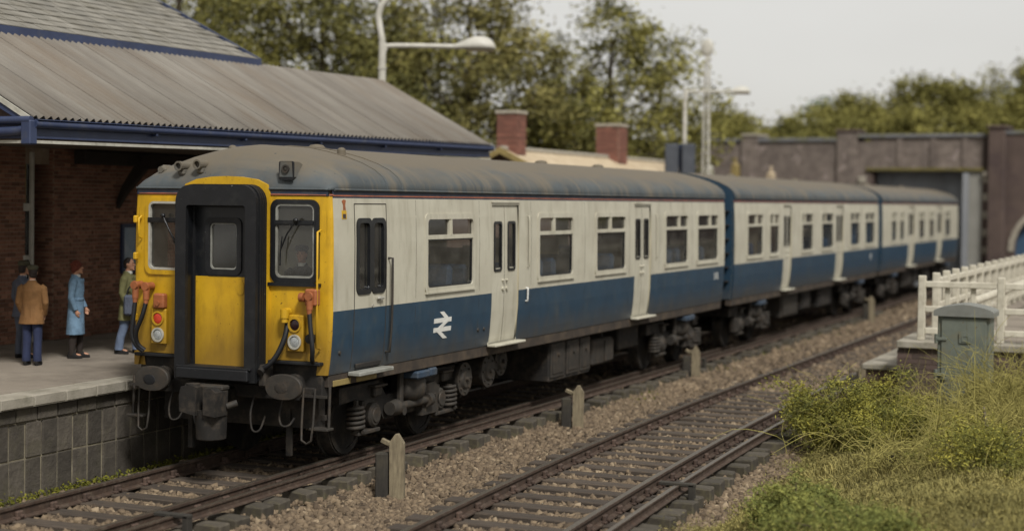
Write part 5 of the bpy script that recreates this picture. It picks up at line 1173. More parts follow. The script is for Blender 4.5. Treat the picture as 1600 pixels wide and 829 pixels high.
q = MB(); q.tube([(0, 0, 4.0), (.5, .2, 4.0)], .03, 5); q.box((.2, .1, 5.4), (.5, .05, .05)); q.build('bracket_arm', 'undergrey', sm)

# ================================================================== overbridge at the far end
br = tag(empty('road_bridge', (0, 51.0, 0), math.radians(-2.5)), 'purple brown brick road bridge crossing behind the train', 'bridge')
q = MB(); q.bx(-16, -2.45, 0, 1.2, -.4, 5.85); q.bx(-2.45, 2.3, 0, 1.2, 4.75, 6.0); q.build('wall', 'bridge', br)
q = MB(); q.bx(-2.6, 2.25, -.10, 0, 4.62, 4.76, 0, .02); q.build('ledge', 'moss_ledge', br)
q = MB(); q.bx(-16, -3.85, -.08, 1.3, 5.85, 6.02, 0, .03); q.build('coping_stone', 'bridge_cope', br)
q = MB(); q.bx(-2.98, 2.28, -.10, 1.3, 6.0, 6.15, 0, .03); q.build('coping_stone', 'bridge_cope', br)
q = MB(); q.bx(-12.5, -9.9, -.05, 1.1, 5.6, 5.75, 0, .02); q.build('coping_stone', 'cement', br)
for xa, xb, zt in ((-3.85, -2.98, 6.25), (-8.05, -7.3, 6.1)):
    q = MB(); q.bx(xa, xb, -.11, 1.3, -.4, zt, 0, .03); p_ = q.build('pier', 'bridge', br)
    q = MB(); q.bx(xa-.05, xb+.05, -.16, 1.36, zt, zt+.12, 0, .03); q.build('cap', 'cement' if xa < -5 else 'bridge2', p_)
for x in (-1.2, .15, 1.45):
    q = MB(); q.bx(x-.12, x+.12, -.06, 0, 4.78, 5.98, 0, .01); q.build('pilaster', 'bridge', br)
q = MB(); q.bx(2.42, 3.05, -.35, 1.3, -.4, 6.35, 0, .03); q.build('pier', 'bridge2', br)
q = MB(); q.bx(2.34, 3.13, -.42, 1.36, 6.35, 6.47, 0, .03); q.build('cap', 'bridge2', br)
for i in range(10):
    q = MB(); q.bx(2.18, 2.42 if i % 2 else 2.36, -.06, .3, .9+i*.36, .9+i*.36+.31, 0, .02); q.build('quoin_stone', 'cement' if i % 2 else 'bridge2', br)
q = MB(); q.bx(2.15, 2.42, 0.0, 1.2, -.4, 6.0); q.build('jamb', 'bridge2', br)
q = MB(); q.box((2.3, -.1, 4.5), (.22, .2, .22), 0, None, .03); q.box((-2.75, -.1, 4.25), (.3, .25, .3), 0, None, .03); q.build('bearing_stone', 'cement', br)
# arched opening for the second track
arc = [(3.42+2.3*(1-math.cos(t)), 1.4+2.0*math.sin(t)) for t in [PI*i/16 for i in range(17)]]
poly = [(3.05, -.4), (3.42, -.4)]+arc+[(8.02, -.4), (16, -.4), (16, 6.1), (3.05, 6.1)]
V = []
q = MB(); top = [(x, 6.1) for x, z in [(3.42, 0)]+arc+[(8.02, 0)]]; bot = [(3.42, 1.4)]+arc+[(8.02, 1.4)]
for (a, b), (c, d) in zip(list(zip(bot, top))[:-1], list(zip(bot, top))[1:]):
    q.add([(a[0], 0, a[1]), (c[0], 0, c[1]), (d[0], 0, d[1]), (b[0], 0, b[1])], [(0, 1, 2, 3)])
    q.add([(a[0], 0, a[1]), (c[0], 0, c[1]), (c[0], 3, c[1]), (a[0], 3, a[1])], [(0, 1, 2, 3)])
q.bx(3.05, 3.42, 0, 3, -.4, 6.1); q.bx(8.02, 16, 0, 3, -.4, 6.1); q.build('arch_wall', 'bridge2', br)
q = MB(); R_ = [(3.42+2.3*(1-1.1*math.cos(t)), 1.4+2.2*math.sin(t)) for t in [PI*i/16 for i in range(17)]]
for i in range(16): q.extrude([arc[i], R_[i], R_[i+1], arc[i+1]], lambda a, b, d: (a, -d, b), 0, .05)
q.build('arch_ring', 'cement', br)
q = MB(); q.bx(3.4, 8.1, .5, .6, -.4, 3.6); q.build('boarding', 'bluedoor', br)
q = MB(); q.bx(3.0, 16, -.06, 1.3, 6.1, 6.25, 0, .03); q.build('coping_stone', 'bridge_cope', br)
# grey steel lined opening
q = MB(); q.bx(-2.46, 2.14, .75, .9, -.4, 4.74); q.build('steel_wall', 'greysteel', br)
q = MB(); q.bx(1.62, 2.14, .02, .74, -.4, 4.74); q.build('abutment', 'abut', br)
q = MB(); q.bx(1.42, 1.62, -.3, .0, -.4, 4.55); q.build('steel_post', 'greysteel', br)
q = MB(); q.bx(-2.445, -2.3, .02, .74, -.4, 4.745); q.build('abutment', 'bridge2', br)
for x in (-1.6, -.6, .4, 1.2):
    q = MB(); q.bx(x-.05, x+.05, .66, .75, -.4, 4.6); q.build('rib', 'greysteel', br)
for x, y_, z, c_, lab in ((-7.85, 49.7, 4.85, 'barge', 'small ochre post top showing above the second coach roof'), (-6.3, 49.7, 4.5, 'cream_roof', 'small pale box top in front of the bridge wall'), (-8.95, 49.5, 4.75, 'offwhite', 'white block top in front of the bridge wall')):
    t = tag(empty('post', (x, y_, 0)), lab, 'post')
    q = MB(); q.box((0, 0, z/2-.1), (.34, .34, z), 0, None, .04); q.build('shaft', c_, t)
    q = MB(); q.ell((0, 0, z-.06), (.20, .20, .12), 10, 6); q.cyl((0, 0, z), (0, 0, z+.3), .06); q.build('cap', c_, t)
# retaining slope of the bridge approach hides nothing but carries the tree line
tag(sheet('hill', np.linspace(-40, 40, 30), np.linspace(53, 110, 20), lambda X, Y: 3.0+np.clip((Y-53)/20, 0, 1)*2.2+.4*np.sin(X*.3), 'soil'), 'green hill behind the brick bridge', None, None, 'structure')
# ================================================================== trees
def make_tree(lab, x, y, zbase, ztop, rad, mt, clumps, per, leaf, group, seed, low=0.28, cspread=0.55, trunk_r=.22, pale=0.0):
    global RNG
    old = RNG; RNG = np.random.default_rng(seed); rr = random.Random(seed)
    t = tag(empty('broadleaf_tree', (x, y, zbase)), lab, 'tree', group); H = ztop-zbase
    q = MB(); q.tube([(0, 0, 0), (.1, 0, H*.3), (-.05, .1, H*.6), (.05, 0, H*.86)], trunk_r, 8, 0, trunk_r*.25); C = []
    nl = max(7, clumps//9)
    for i in range(nl):
        f = i/nl; z0 = H*(.18+.55*f); az = i*2.4+rr.uniform(-.5, .5); r = rad*(1.05-.45*f)*rr.uniform(.7, 1.08)
        e = Vector((r*math.cos(az), r*math.sin(az), min(H*.98, z0+r*rr.uniform(.35, .9)))); m_ = Vector((e.x*.45, e.y*.45, z0+(e.z-z0)*.35))
        q.tube([(0, 0, z0), m_, e], trunk_r*.36*(1-.5*f), 5, 0, .02)
        for k in range(2):
            e2 = m_+Vector((rr.uniform(-1, 1), rr.uniform(-1, 1), rr.uniform(.2, 1)))*rad*.45; q.tube([m_, (m_+e2)/2+Vector((0, 0, .1)), e2], trunk_r*.16, 4, 0, .012); C.append(tuple(e2))
        C.append(tuple(e)); C.append(tuple(m_*.45+e*.55))
    q.build('trunk', 'bark', t)
    n = max(0, clumps-len(C)); u = RNG.normal(size=(n, 3)); u /= np.linalg.norm(u, axis=1)[:, None]
    d = RNG.uniform(.35, 1, n)**.5; zz = H*(low+(1-low)*(.5+.5*u[:, 2]*d)); prof = np.sin(np.clip((zz/H-low)/(1-low), 0.02, 1)*PI*.86+.28)**.75
    C2 = np.stack([u[:, 0]*d*rad*prof*1.1, u[:, 1]*d*rad*prof*1.1, zz], 1); C = np.concatenate([np.array(C), C2]) if n else np.array(C)
    cs = RNG.uniform(.6, 1.25, len(C)); tone = RNG.normal(.5, .2, len(C))
    per = int(per*2.1); P = np.repeat(C, per, 0); s = np.repeat(cs, per)[:, None]*cspread
    P = P+RNG.normal(size=P.shape)*s*np.array([.62, .62, .40]); var = np.clip(np.repeat(tone, per)+RNG.normal(0, .16, len(P)), 0, 1)
    P[:, 2] = np.minimum(P[:, 2], H*1.02)
    V, F = leaf_quads(P, leaf*.64); inst('crown', np_mesh('crown', V, F, mt, var), t); RNG = old; return t
G1 = 'tall trees behind the station'
make_tree('dense olive tree directly behind the canopy roof and white lamp', -16.5, 30.0, 0, 11.6, 4.6, 'leaf_dark', 150, 75, .15, G1, 1, .16, .75)
make_tree('tall airy tree above the slate roof with sky gaps', -20.5, 27.5, 0, 12.2, 3.6, 'leaf_tree', 95, 60, .13, G1, 2, .3, .62)
make_tree('bronze tinted tree between the lamp and the chimneys', -13.0, 34.0, 0, 11.4, 3.9, 'leaf_brown', 130, 75, .15, G1, 3, .16, .75)
make_tree('open branched tree with many sky gaps behind the low building', -9.6, 39.0, 0, 10.6, 4.3, 'leaf_tree', 165, 52, .14, G1, 4, .16, .58)
make_tree('bushy lower tree behind the second chimney', -9.9, 36.5, 0, 7.1, 3.0, 'leaf_dark', 95, 70, .14, G1, 5, .12, .65)
make_tree('ragged tree ending at the lattice mast', -8.7, 42.0, 0, 9.6, 2.2, 'leaf_tree', 46, 50, .14, G1, 6, .3, .6)
make_tree('dense tree filling the gap above the corrugated roof', -17.5, 38.0, 0, 11.2, 4.2, 'leaf_dark', 120, 70, .16, G1, 7, .15, .8)
make_tree('low leafy tree behind the first chimney', -12.2, 31.0, 0, 6.2, 2.6, 'leaf_brown', 80, 70, .13, G1, 8, .1, .65)
make_tree('tall leaning tree at the edge of the slate roof', -23.5, 33.0, 0, 13.2, 4.2, 'leaf_tree', 110, 60, .15, G1, 9, .2, .7)
make_tree('narrow sparse tree left of the open branched tree', -13.6, 44.0, 0, 10.8, 2.6, 'leaf_tree', 50, 52, .15, G1, 10, .25, .62)
G2 = 'tree line above the bridge'
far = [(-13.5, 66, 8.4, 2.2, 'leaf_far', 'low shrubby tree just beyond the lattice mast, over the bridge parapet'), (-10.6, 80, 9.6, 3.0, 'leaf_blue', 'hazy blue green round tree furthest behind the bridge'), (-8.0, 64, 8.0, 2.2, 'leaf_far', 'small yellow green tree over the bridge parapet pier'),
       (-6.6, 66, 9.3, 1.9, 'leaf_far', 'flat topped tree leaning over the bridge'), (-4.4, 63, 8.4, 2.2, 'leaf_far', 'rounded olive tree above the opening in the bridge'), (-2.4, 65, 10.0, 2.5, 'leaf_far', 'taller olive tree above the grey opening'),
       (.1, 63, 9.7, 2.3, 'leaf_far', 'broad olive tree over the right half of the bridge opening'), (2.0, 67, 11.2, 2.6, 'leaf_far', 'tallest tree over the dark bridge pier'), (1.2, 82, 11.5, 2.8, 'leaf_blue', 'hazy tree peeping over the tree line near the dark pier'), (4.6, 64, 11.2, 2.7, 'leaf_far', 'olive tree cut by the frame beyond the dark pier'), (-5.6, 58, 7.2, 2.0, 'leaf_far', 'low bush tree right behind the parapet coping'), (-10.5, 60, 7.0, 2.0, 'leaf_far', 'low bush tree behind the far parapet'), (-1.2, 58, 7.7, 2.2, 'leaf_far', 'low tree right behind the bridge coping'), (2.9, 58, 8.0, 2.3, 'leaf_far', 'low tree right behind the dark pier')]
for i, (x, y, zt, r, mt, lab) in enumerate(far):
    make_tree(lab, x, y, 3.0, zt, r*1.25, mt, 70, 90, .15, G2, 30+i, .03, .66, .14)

# ================================================================== bank vegetation
def bush(name, lab, c, r, n, leaf, mt, seed, stems=14, straw=0, cat='bush'):
    rr = random.Random(seed); t = tag(empty(name, c), lab, cat)
    q = MB(); cl = []
    for i in range(stems):
        az = rr.uniform(0, 6.28); k = rr.uniform(.35, 1.0); e = Vector((r[0]*k*math.cos(az), r[1]*k*math.sin(az), r[2]*rr.uniform(.35, 1.0)*(1.15-.5*k)))
        q.tube([(0, 0, -.05), (e.x*.4, e.y*.4, e.z*.65), e], .014, 5, 0, .004); cl.append(e)
    q.build('stem', 'bark', t)
    base = np.array([tuple(e) for e in cl]); ne = n//95; ext = base[RNG.integers(0, len(base), ne)]*RNG.uniform(.4, 1.06, (ne, 1))+RNG.normal(size=(ne, 3))*np.array(r)*.13
    C = np.concatenate([base, ext]); tone = RNG.normal(.5, .26, len(C)); k = RNG.integers(0, len(C), n)
    P = C[k]+RNG.normal(size=(n, 3))*np.array([.062, .062, .045])*(r[0]/.6); P[:, 2] = np.abs(P[:, 2])
    V, F = leaf_quads(P, leaf*1.35, .26, .8); inst('foliage', np_mesh('foliage', V, F, mt, np.clip(tone[k]+RNG.normal(0, .18, n), 0, 1)), t)
    if straw: wisps(t, (0, 0, 0), r, straw, rr.randint(0, 9999))
    return t
def wisps(parent, c, r, n, seed, name='dry_stalks', rad=.0045):
    rr = np.random.default_rng(seed); S = 7
    az = rr.uniform(0, 6.28, n); st_ = np.stack([rr.uniform(-r[0], r[0], n), rr.uniform(-r[1], r[1], n), rr.uniform(-.02, .12*r[2], n)], 1)
    L_ = rr.uniform(.4, 1.15, n)*r[2]; lean = rr.uniform(.2, 1.5, n); curl = rr.normal(0, 1.4, n); Vs, Fs, vr = [], [], []
    tt = np.linspace(0, 1, S); off = 0
    P = np.zeros((n, S, 3)); a = az.copy(); pos = st_.copy(); P[:, 0] = pos; el = rr.uniform(.7, 1.5, n)
    for i in range(1, S):
        a = a+curl/S*1.6+rr.normal(0, .25, n); el = el-lean/S*1.35+rr.normal(0, .15, n)
        pos = pos+np.stack([np.cos(a)*np.cos(el), np.sin(a)*np.cos(el), np.sin(el)], 1)*(L_/(S-1))[:, None]*1.25; P[:, i] = pos
    w_ = rad*np.linspace(1.3, .5, S)[None, :, None]; sd_ = np.stack([-np.sin(az), np.cos(az), np.zeros(n)], 1)[:, None, :]
    A = P+sd_*w_; B = P-sd_*w_; C = P+np.array([0, 0, 1.0])*w_*1.5
    V = np.stack([A, B, C], 2).reshape(-1, 3); F = []
    i0 = (np.arange(n)[:, None]*S+np.arange(S-1)[None])*3; i0 = i0.reshape(-1)
    for p, q_ in ((0, 1), (1, 2), (2, 0)): F.append(np.stack([i0+p, i0+q_, i0+3+q_, i0+3+p], 1))
    F = np.concatenate(F); var = np.tile(np.repeat(np.clip(rr.normal(.5, .25, n), 0, 1), S-1), 3)
    return inst(name, np_mesh(name, V+np.array(c), F, 'straw', var), parent)
def bz(x, y): return float(bank_z(np.array(x), np.array(y)))
bush('leafy_bush', 'bushy yellow green shrub overhanging the rail on the grass bank', (6.22, 6.0, bz(6.22, 6.0)-.02), (.80, .9, 1.12), 30000, .021, 'leaf_bush', 1, 30, 90)
bush('bramble_bush', 'green bramble running from the bushy shrub towards the grey cabinet', (6.8, 5.3, bz(6.8, 5.3)-.02), (.75, .8, .78), 22000, .018, 'leaf_bush', 2, 22, 60)
bush('foreground_shrub', 'blurred dark green shrub at the bottom edge of the bank', (6.95, -.2, bz(6.95, -.2)-.05), (.50, .55, .56), 12000, .02, 'leaf_fore', 3, 22)
bush('trailing_shrub', 'low trailing greenery in the bottom foreground right of the dark shrub', (7.75, -1.6, bz(7.75, -1.6)-.05), (.8, .8, .42), 13000, .018, 'leaf_fore', 4, 22, 40)
bush('weedy_shrub', 'tangled yellow weeds on the bank in front of the cabinet', (7.55, 5.6, bz(7.55, 5.6)-.03), (.75, .75, .50), 12000, .016, 'leaf_bush', 5, 24, 260)
bush('corner_shrub', 'low green shrub on the far side of the bank by the frame edge', (8.6, 2.2, bz(8.6, 2.2)-.05), (.8, .9, .55), 14000, .016, 'leaf_bush', 6, 22, 80)
for i, (x, y, r, n, lab) in enumerate(((7.25, 7.6, (.75, .45, .62), 420, 'pale tangled dry stalks at the foot of the grey cabinet'), (8.35, 7.2, (.7, .8, .95), 700, 'tall tangle of dry stalks beside the brick platform wall'), (8.45, 4.6, (.8, 1.0, .75), 700, 'dry curling weeds on the upper bank'), (7.9, 3.0, (.8, .9, .5), 420, 'straw coloured wiry weeds in the middle of the bank'), (6.4, 7.9, (.5, .5, .5), 200, 'thin dry weeds between the bushy shrub and the stone ramp'))):
    t = tag(empty('dry_weeds', (x, y, bz(x, y))), lab, 'weeds', 'dry weeds on the bank'); wisps(t, (0, 0, 0), r, n, 100+i)
tw = tag(empty('bare_twig', (8.55, 3.6, bz(8.55, 3.6))), 'pale bare curved twig arching over the bank', 'twig')
q = MB(); q.tube(curve([(-.2, 0, .1), (-.28, .1, .55), (-.2, .1, .25), (.0, .0, .12), (.2, -.1, .35), (.35, 0, .8)]), .014, 5, 0, .008); q.build('branch', 'wood_post', tw)
ct = tag(empty('cut_stem', (7.25, 3.3, bz(7.25, 3.3)+.12), 0), 'short round cut log end poking from the grass', 'log')
q = MB(); q.cyl((0, -.09, .02), (.03, .22, 0), .062, .06, 14); q.build('bark', 'bark', ct); q = MB(); q.cyl((0, -.094, .02), (0, -.09, .02), .05, .05, 14); q.build('end_grain', 'void', ct)
# grass blades
def grass(N, xr, yr, h0, h1, name, lab, dens=None):
    x = RNG.uniform(*xr, N); y = RNG.uniform(*yr, N); t = x-bank_edge(y); ok = t > RNG.normal(.12, .14, N)
    if dens is not None: ok &= dens(x, y)
    x, y = x[ok], y[ok]; n = len(x); z = bank_z(x, y); h = RNG.uniform(h0, h1, n)*np.clip(.45+.8*(x-bank_edge(y)), .4, 1.1)*(.7+.45*np.sin(x*4.1)*np.sin(y*3.3))
    a = RNG.uniform(0, 6.28, n); l = RNG.uniform(.2, 1.2, n)*h; w_ = RNG.uniform(.0035, .007, n)
    b = np.stack([x, y, z-.01], 1); m_ = b+np.stack([np.cos(a)*l*.35, np.sin(a)*l*.35, h*.6], 1); e = b+np.stack([np.cos(a)*l, np.sin(a)*l, h], 1); s = np.stack([-np.sin(a), np.cos(a), 0*a], 1)*w_[:, None]
    V = np.stack([b-s, b+s, m_+s*.8, m_-s*.8, e], 1).reshape(-1, 3); i = np.arange(n)*5
    F = np.concatenate([np.stack([i, i+1, i+2, i+3], 1), np.stack([i+3, i+2, i+4, i+4], 1)])
    F2 = np.concatenate([np.stack([i, i+1, i+2], 1), np.stack([i, i+2, i+3], 1), np.stack([i+3, i+2, i+4], 1)])
    v = np.clip(RNG.normal(.5, .22, n)+.18*np.sin(x*2.2+1)*np.sin(y*1.9), 0, 1); o = inst(name, np_mesh(name, V, F2, 'grassb', np.tile(v, 3))); return tag(o, lab, None, None, 'stuff')
grass(60000, (5.0, 9.4), (-4, 8.0), .05, .15, 'grass', 'short olive grass covering the sloping bank')
grass(22000, (4.8, 6.8), (-3.8, 5.5), .03, .09, 'grass', 'short mossy grass at the edge of the ballast', lambda x, y: (x-bank_edge(y)) < .5)

def fluff(name, n, lab, seed):
    rr = np.random.default_rng(seed); m = 2600
    cx = rr.uniform(5.3, 9.4, m); cy = rr.uniform(-4, 8.2, m); ok = cx > bank_edge(cy)+rr.normal(.12, .1, m); cx, cy = cx[ok], cy[ok]; m = len(cx)
    hh = rr.uniform(.02, .13, m)*(.6+.5*np.sin(cx*2.7+1)*np.sin(cy*2.1)); tone = rr.normal(.5, .2, m); k = rr.integers(0, m, n)
    x = cx[k]+rr.normal(0, .07, n); y = cy[k]+rr.normal(0, .07, n); z = bank_z(x, y)+np.abs(rr.normal(0, 1, n))*hh[k]
    V, F = leaf_quads(np.stack([x, y, z], 1), .022, .2, .6); o = inst(name, np_mesh(name, V, F, 'grassb', np.clip(tone[k]+rr.normal(0, .2, n), 0, 1))); return tag(o, lab, None, None, 'stuff')
fluff('moss', 150000, 'fluffy olive moss and tangled weeds over the sloping bank', 77)

# ================================================================== people
def person(lab, loc, rz, scale, coat, trousers, shoe, hair, cap=None, hem=.72, female=False, walk=0.0, boots=None, arms=((.04, -.04), (.04, -.04)), seated=False, hide_hands=False, turn=0.0):
    mb = MB(); ys = (walk, -walk)
    hipz = .90; foot = {}
    for s, w_ in ((-1, ys[0]), (1, ys[1])):
        hip = (s*.085, 0, hipz); knee = (s*.095, -.03+w_*.5, .49); ank = (s*.10, w_+.01, .085)
        mb.tube([hip, ((hip[0]+knee[0])/2, (knee[1])/2-.005, .70), knee, ((knee[0]+ank[0])/2, (knee[1]+ank[1])/2+.02, .30), ank], [.085, .076, .056, .054, .038], 12)
        mb.ell((s*.105, w_-.06, .05), (.042, .12, .042), 12, 8); foot[s] = (s*.105, w_)
    sh = .185 if not female else .165
    tor = [(.84, .135, .095, 0), (.92, .165, .115, 0), (1.05, .15 if not female else .135, .105, 0), (1.2, .165 if not female else .15, .115, -.005), (1.34, .18 if not female else .16, .115, 0), (1.42, .155, .095, .005), (1.47, .09, .075, .01), (1.50, .056, .058, .0), (1.57, .052, .056, -.01)]
    mb.loft([[(a*math.cos(k), y+b*math.sin(k), z) for k in [2*PI*i/20 for i in range(20)]] for z, a, b, y in tor])
    Rh = Matrix.Rotation(turn, 3, 'Z'); hc = Vector((0, -.02, 1.655))
    def H(v): return hc+Rh@Vector(v)
    mb.ell(hc, (.074, .094, .112), 18, 12, 0, Rh); mb.ell(H((0, -.025, -.06)), (.055, .07, .06), 14, 9, 0, Rh)
    mb.loft([[H((a*x_, y_, z_)) for a in (-1, 1)]+[H((0, y_-.001, z_))] for x_, y_, z_ in ((.008, -.088, .02), (.014, -.112, -.015), (.018, -.105, -.028))], 0, True)
    mb.ell(H((0, -.105, -.016)), (.014, .02, .014), 8, 6); mb.ell(H((0, -.093, -.062)), (.026, .012, .010), 10, 6); mb.ell(H((0, -.085, -.098)), (.026, .02, .018), 10, 6)
    for s in (-1, 1): mb.ell(H((s*.075, .005, -.005)), (.012, .022, .032), 8, 6)
    hand = {}
    for s, (ox, oy) in ((-1, arms[0]), (1, arms[1])):
        p0 = Vector((s*sh, 0, 1.40)); p1 = Vector((s*(sh+.065), .02+oy*.2, 1.12)); p2 = Vector((s*(sh+.05-ox), -.06+oy, .885+abs(oy)*.35)); hand[s] = (p0, p1, p2)
        mb.tube([p0, (p0+p1)/2, p1, (p1+p2)/2, p2], [.052, .048, .040, .037, .026], 10)
        d = (p2-p1).normalized(); pc = p2+d*.05; mb.ell(pc, (.02, .036, .05), 10, 8, 0, Matrix.Rotation(0, 3, 'Z'))
        for j in range(4):
            a = pc+Vector((-s*.004, -.026+.017*j, -.035)); l = (.062, .072, .068, .052)[j]
            mb.tube([a, a+d*l*.5+Vector((-s*.006, 0, 0)), a+d*l*.85+Vector((-s*.022, 0, .004))], [.0095, .009, .007], 6)
        a = pc+Vector((0, -.03, .012)); mb.tube([a, a+Vector((-s*.008, -.022, -.022)), a+Vector((-s*.014, -.026, -.05))], [.0115, .0105, .008], 6)
    def remesh(m_b, vox, name, mt, sm=2):
        me = m_b.mesh('tmp', mt); o = bpy.data.objects.new('tmp', me); COL.objects.link(o)
        md = o.modifiers.new('r', 'REMESH'); md.mode = 'VOXEL'; md.voxel_size = vox
        if sm: md = o.modifiers.new('s', 'SMOOTH'); md.iterations = sm; md.factor = .5
        dg = bpy.context.evaluated_depsgraph_get(); m2 = bpy.data.meshes.new_from_object(o.evaluated_get(dg)); m2.name = name
        bpy.data.objects.remove(o); m2.materials.clear(); m2.materials.append(mt if not isinstance(mt, str) else M[mt]); m2.polygons.foreach_set('use_smooth', [True]*len(m2.polygons)); return m2
    b = inst('person', remesh(mb, .0085, 'person', 'skin', 1), None, loc, (0, 0, rz), (scale,)*3); tag(b, lab, 'person', 'people on the platform' if not seated else None)
    # coat
    c = MB(); f = hem
    hw = .235 if not female else .225
    cr_ = [(f, hw, .165, .01), (f+.01, hw-.002, .163, .01), ((f+1.0)/2, (hw+.185)/2+.005, .148, .005), (1.0, .182 if not female else .158, .135, 0), (1.1, .178 if not female else .156, .132, 0), (1.22, .19 if not female else .172, .14, -.006), (1.34, .205 if not female else .185, .138, 0), (1.41, .19 if not female else .172, .118, .005), (1.455, .13, .095, .012), (1.49, .08, .08, .012)]
    NK = 28
    c.loft([[(a*math.cos(k)*(1+.025*math.sin(5*k+z*9)*(1 if z < 1.1 else .3)), y+bb*math.sin(k)*(1+.03*math.sin(7*k+z*7)*(1 if z < 1.1 else .3)), z) for k in [2*PI*i/NK for i in range(NK)]] for z, a, bb, y in cr_])
    for s in (-1, 1):
        p0, p1, p2 = hand[s]; c.tube([p0+Vector((-s*.03, 0, .0)), p0+Vector((s*.018, 0, -.03)), (p0+p1)/2+Vector((s*.006, 0, 0)), p1, (p1+p2)/2, p2+(p2-p1).normalized()*.0], [.07, .074, .066, .058, .054, .047], 12)
        c.box((s*.055, -.115, 1.40), (.07, .03, .11), 0, Matrix.Rotation(s*.5, 3, 'Y'), .01)
    c.loft([[(a*math.cos(k), y+bb*math.sin(k), z) for k in [2*PI*i/18 for i in range(18)]] for z, a, bb, y in ((1.455, .098, .092, .012), (1.50, .078, .08, .012), (1.525, .070, .074, .016))])
    co = inst('coat', remesh(c, .012, 'coat', coat, 1), b)
    if female:
        q = MB(); q.loft([[(a*math.cos(k), bb*math.sin(k), z) for k in [2*PI*i/28 for i in range(28)]] for z, a, bb in ((1.055, .164, .142), (1.06, .168, .146), (1.10, .167, .145), (1.105, .163, .141))]); q.build('belt', coat, co)
    # trousers / boots and shoes
    q = MB()
    for s, w_ in ((-1, ys[0]), (1, ys[1])):
        if not boots:
            q.loft([[(s*x_+a*math.cos(k), y_+a*1.08*math.sin(k), z) for k in [2*PI*i/16 for i in range(16)]] for z, x_, a, y_ in ((.92, .085, .10, 0), (.75, .09, .096, w_*.2-.005), (.5, .096, .078, w_*.5-.03), (.3, .10, .072, w_*.8-.005), (.12, .102, .074, w_+.0), (.075, .102, .076, w_-.005))])
        else:
            q.loft([[(s*x_+a*math.cos(k), y_+a*1.08*math.sin(k), z) for k in [2*PI*i/16 for i in range(16)]] for z, x_, a, y_ in ((.50, .096, .068, w_*.5-.03), (.34, .10, .066, w_*.8-.005), (.12, .102, .052, w_+.0), (.06, .102, .054, w_-.005))])
    if not boots: q.loft([[(a*math.cos(k), bb*math.sin(k), z) for k in [2*PI*i/20 for i in range(20)]] for z, a, bb in ((.80, .16, .105), (.9, .178, .125), (1.0, .168, .12))])
    q.build('trousers' if not boots else 'boots', boots or trousers, b)
    for s, w_ in ((-1, ys[0]), (1, ys[1])):
        q = MB(); x_ = s*.105
        q.loft([[(x_+a*math.cos(k), y_+bb*math.sin(k), z) for k in [2*PI*i/16 for i in range(16)]] for z, a, bb, y_ in ((0.0, .046, .138, w_-.055), (.03, .05, .142, w_-.055), (.055, .048, .13, w_-.045), (.085, .044, .085, w_-.01), (.12, .042, .055, w_+.01))]); q.build('shoe', shoe, b)
    # hair, cap, eyes
    q = MB(); rg = []
    if female:
        q.ell(H((0, .014, .02)), (.092, .104, .115), 18, 12, 0, Rh); q.ell(H((0, .05, -.035)), (.085, .065, .075), 14, 9, 0, Rh)
        for k in range(9): a = k*.7; q.ell(H((.085*math.cos(a), .02+.085*math.sin(a), .06)), (.03, .03, .03), 8, 6)
    else:
        q.ell(H((0, .018, .018)), (.081, .092, .106), 16, 10, 0, Rh); q.ell(H((0, .04, -.04)), (.07, .058, .06), 12, 8, 0, Rh)
    hm = q.mesh('hair', hair); inst('hair', hm, b)
    if cap:
        q = MB(); q.loft([[H((a*math.cos(k), y_+bb*math.sin(k), z)) for k in [2*PI*i/20 for i in range(20)]] for z, a, bb, y_ in ((.055, .083, .103, .0), (.075, .098, .118, -.004), (.105, .102, .120, -.006), (.13, .085, .10, 0), (.142, .04, .05, .005), (.144, .005, .005, .005))]); cp_ = q.build('cap', cap, b)
        q = MB(); q.loft([[H((x_*math.cos(k), -.085-(.075*math.sin(k)), .058+dz)) for k in [PI*i/12 for i in range(13)]]+[H((-x_, -.06, .062+dz)), H((x_, -.06, .062+dz))] for x_, dz in ((.075, 0), (.072, .012))], 0, False); q.build('cap_peak', cap, cp_)
    for s in (-1, 1):
        q = MB(); q.ell(H((s*.032, -.086, .012)), (.011, .006, .007), 8, 6); q.build('eye', 'void', b)
        q = MB(); q.box(H((s*.032, -.09, .032)), (.03, .006, .006), 0, Rh); q.build('eyebrow', hair, b)
    q = MB(); q.box(H((0, -.104, -.062)), (.042, .006, .007), 0, Rh); q.build('mouth', mat('lips', '#8e4a42', rough=.5), b)
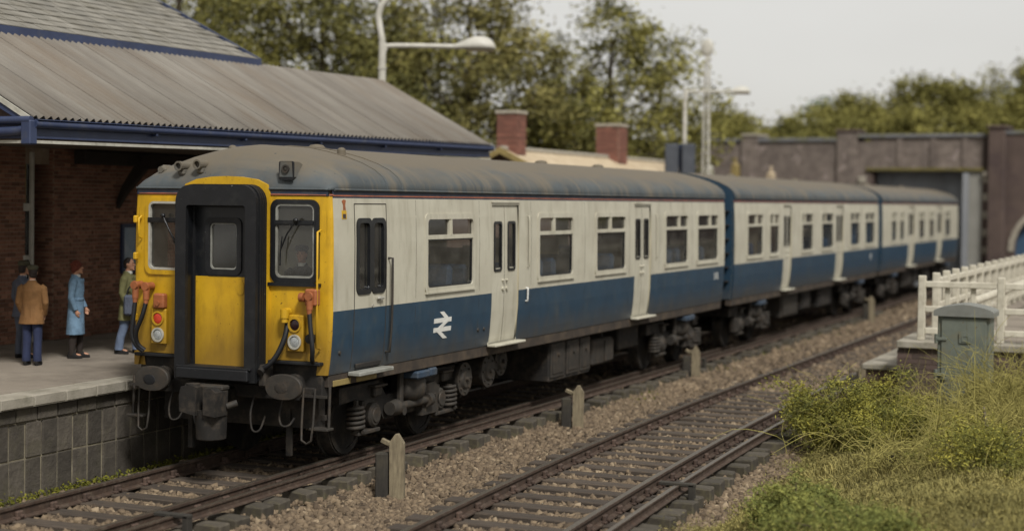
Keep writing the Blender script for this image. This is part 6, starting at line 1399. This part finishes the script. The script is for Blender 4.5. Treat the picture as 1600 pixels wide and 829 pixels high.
    q = MB(); q.loft([[(a*math.cos(k), -.01+a*1.1*math.sin(k), z) for k in [2*PI*i/16 for i in range(16)]] for z, a in ((1.48, .064), (1.53, .062))]); q.build('shirt_collar', 'white', b)
    return b
k_brown = cloth('tan_leather_cloth', '#7d5a34'); k_blue = cloth('light_blue_cloth', '#7390a8'); k_olive = cloth('olive_cloth', '#6d6a44'); k_grey = cloth('slate_grey_cloth', '#525866')
k_navy = cloth('navy_denim', '#2b3350'); k_lblue = cloth('faded_denim', '#6a7890'); k_black = cloth('black_leather', '#1c1a19'); k_cap = cloth('grey_green_tweed', '#4c4938'); k_dk = cloth('dark_brown_boot', '#2e2621')
h_red = mat('auburn_hair', '#6f3524', rough=.7, bump=.01, bscale=60); h_dark = mat('dark_hair', '#2a211c', rough=.7, bump=.008, bscale=60)
person('man in tan coat and flat cap with his back to the camera', (-3.87, 1.06, PZ), math.radians(200), .755, k_brown, k_navy, k_black, h_dark, k_cap, .74, turn=.5)
person('man in slate grey jacket and cap half hidden behind the tan coat', (-4.62, 1.74, PZ), math.radians(165), .765, k_grey, k_grey, k_black, h_dark, k_cap, .76, turn=.2)
person('auburn haired woman in a long light blue coat and dark boots', (-4.0, 2.13, PZ), math.radians(112), .775, k_blue, k_dk, k_black, h_red, None, .43, True, 0.04, k_dk, ((.02, .0), (.07, -.07)))
pm = person('dark haired man in olive coat carrying a dark bag, partly behind the train cab', (-3.76, 3.0, PZ), math.radians(104), .79, k_olive, k_lblue, k_black, h_dark, None, .62, False, .13, None, ((.03, -.02), (.05, -.16)))
bg = tag(empty('shoulder_bag', (-3.56, 2.85, PZ+.72)), 'dark navy bag held by the man in the olive coat', 'bag')
q = MB(); q.box((0, 0, 0), (.26, .11, .30), 0, Matrix.Rotation(.3, 3, 'Z'), .03); q.build('pouch', k_grey, bg); q = MB(); q.tube(curve([(-.1, -.02, .14), (-.06, 0, .26), (.04, .02, .27), (.1, .03, .14)]), .012, 6); q.build('strap', k_black, bg)
person('driver in dark jacket and peaked cap standing behind the cab window', (.79, .36, 1.235), math.radians(12), .80, k_black, k_black, k_black, h_dark, k_black, .80, False, 0, None, ((.04, -.1), (.04, -.1)), True)
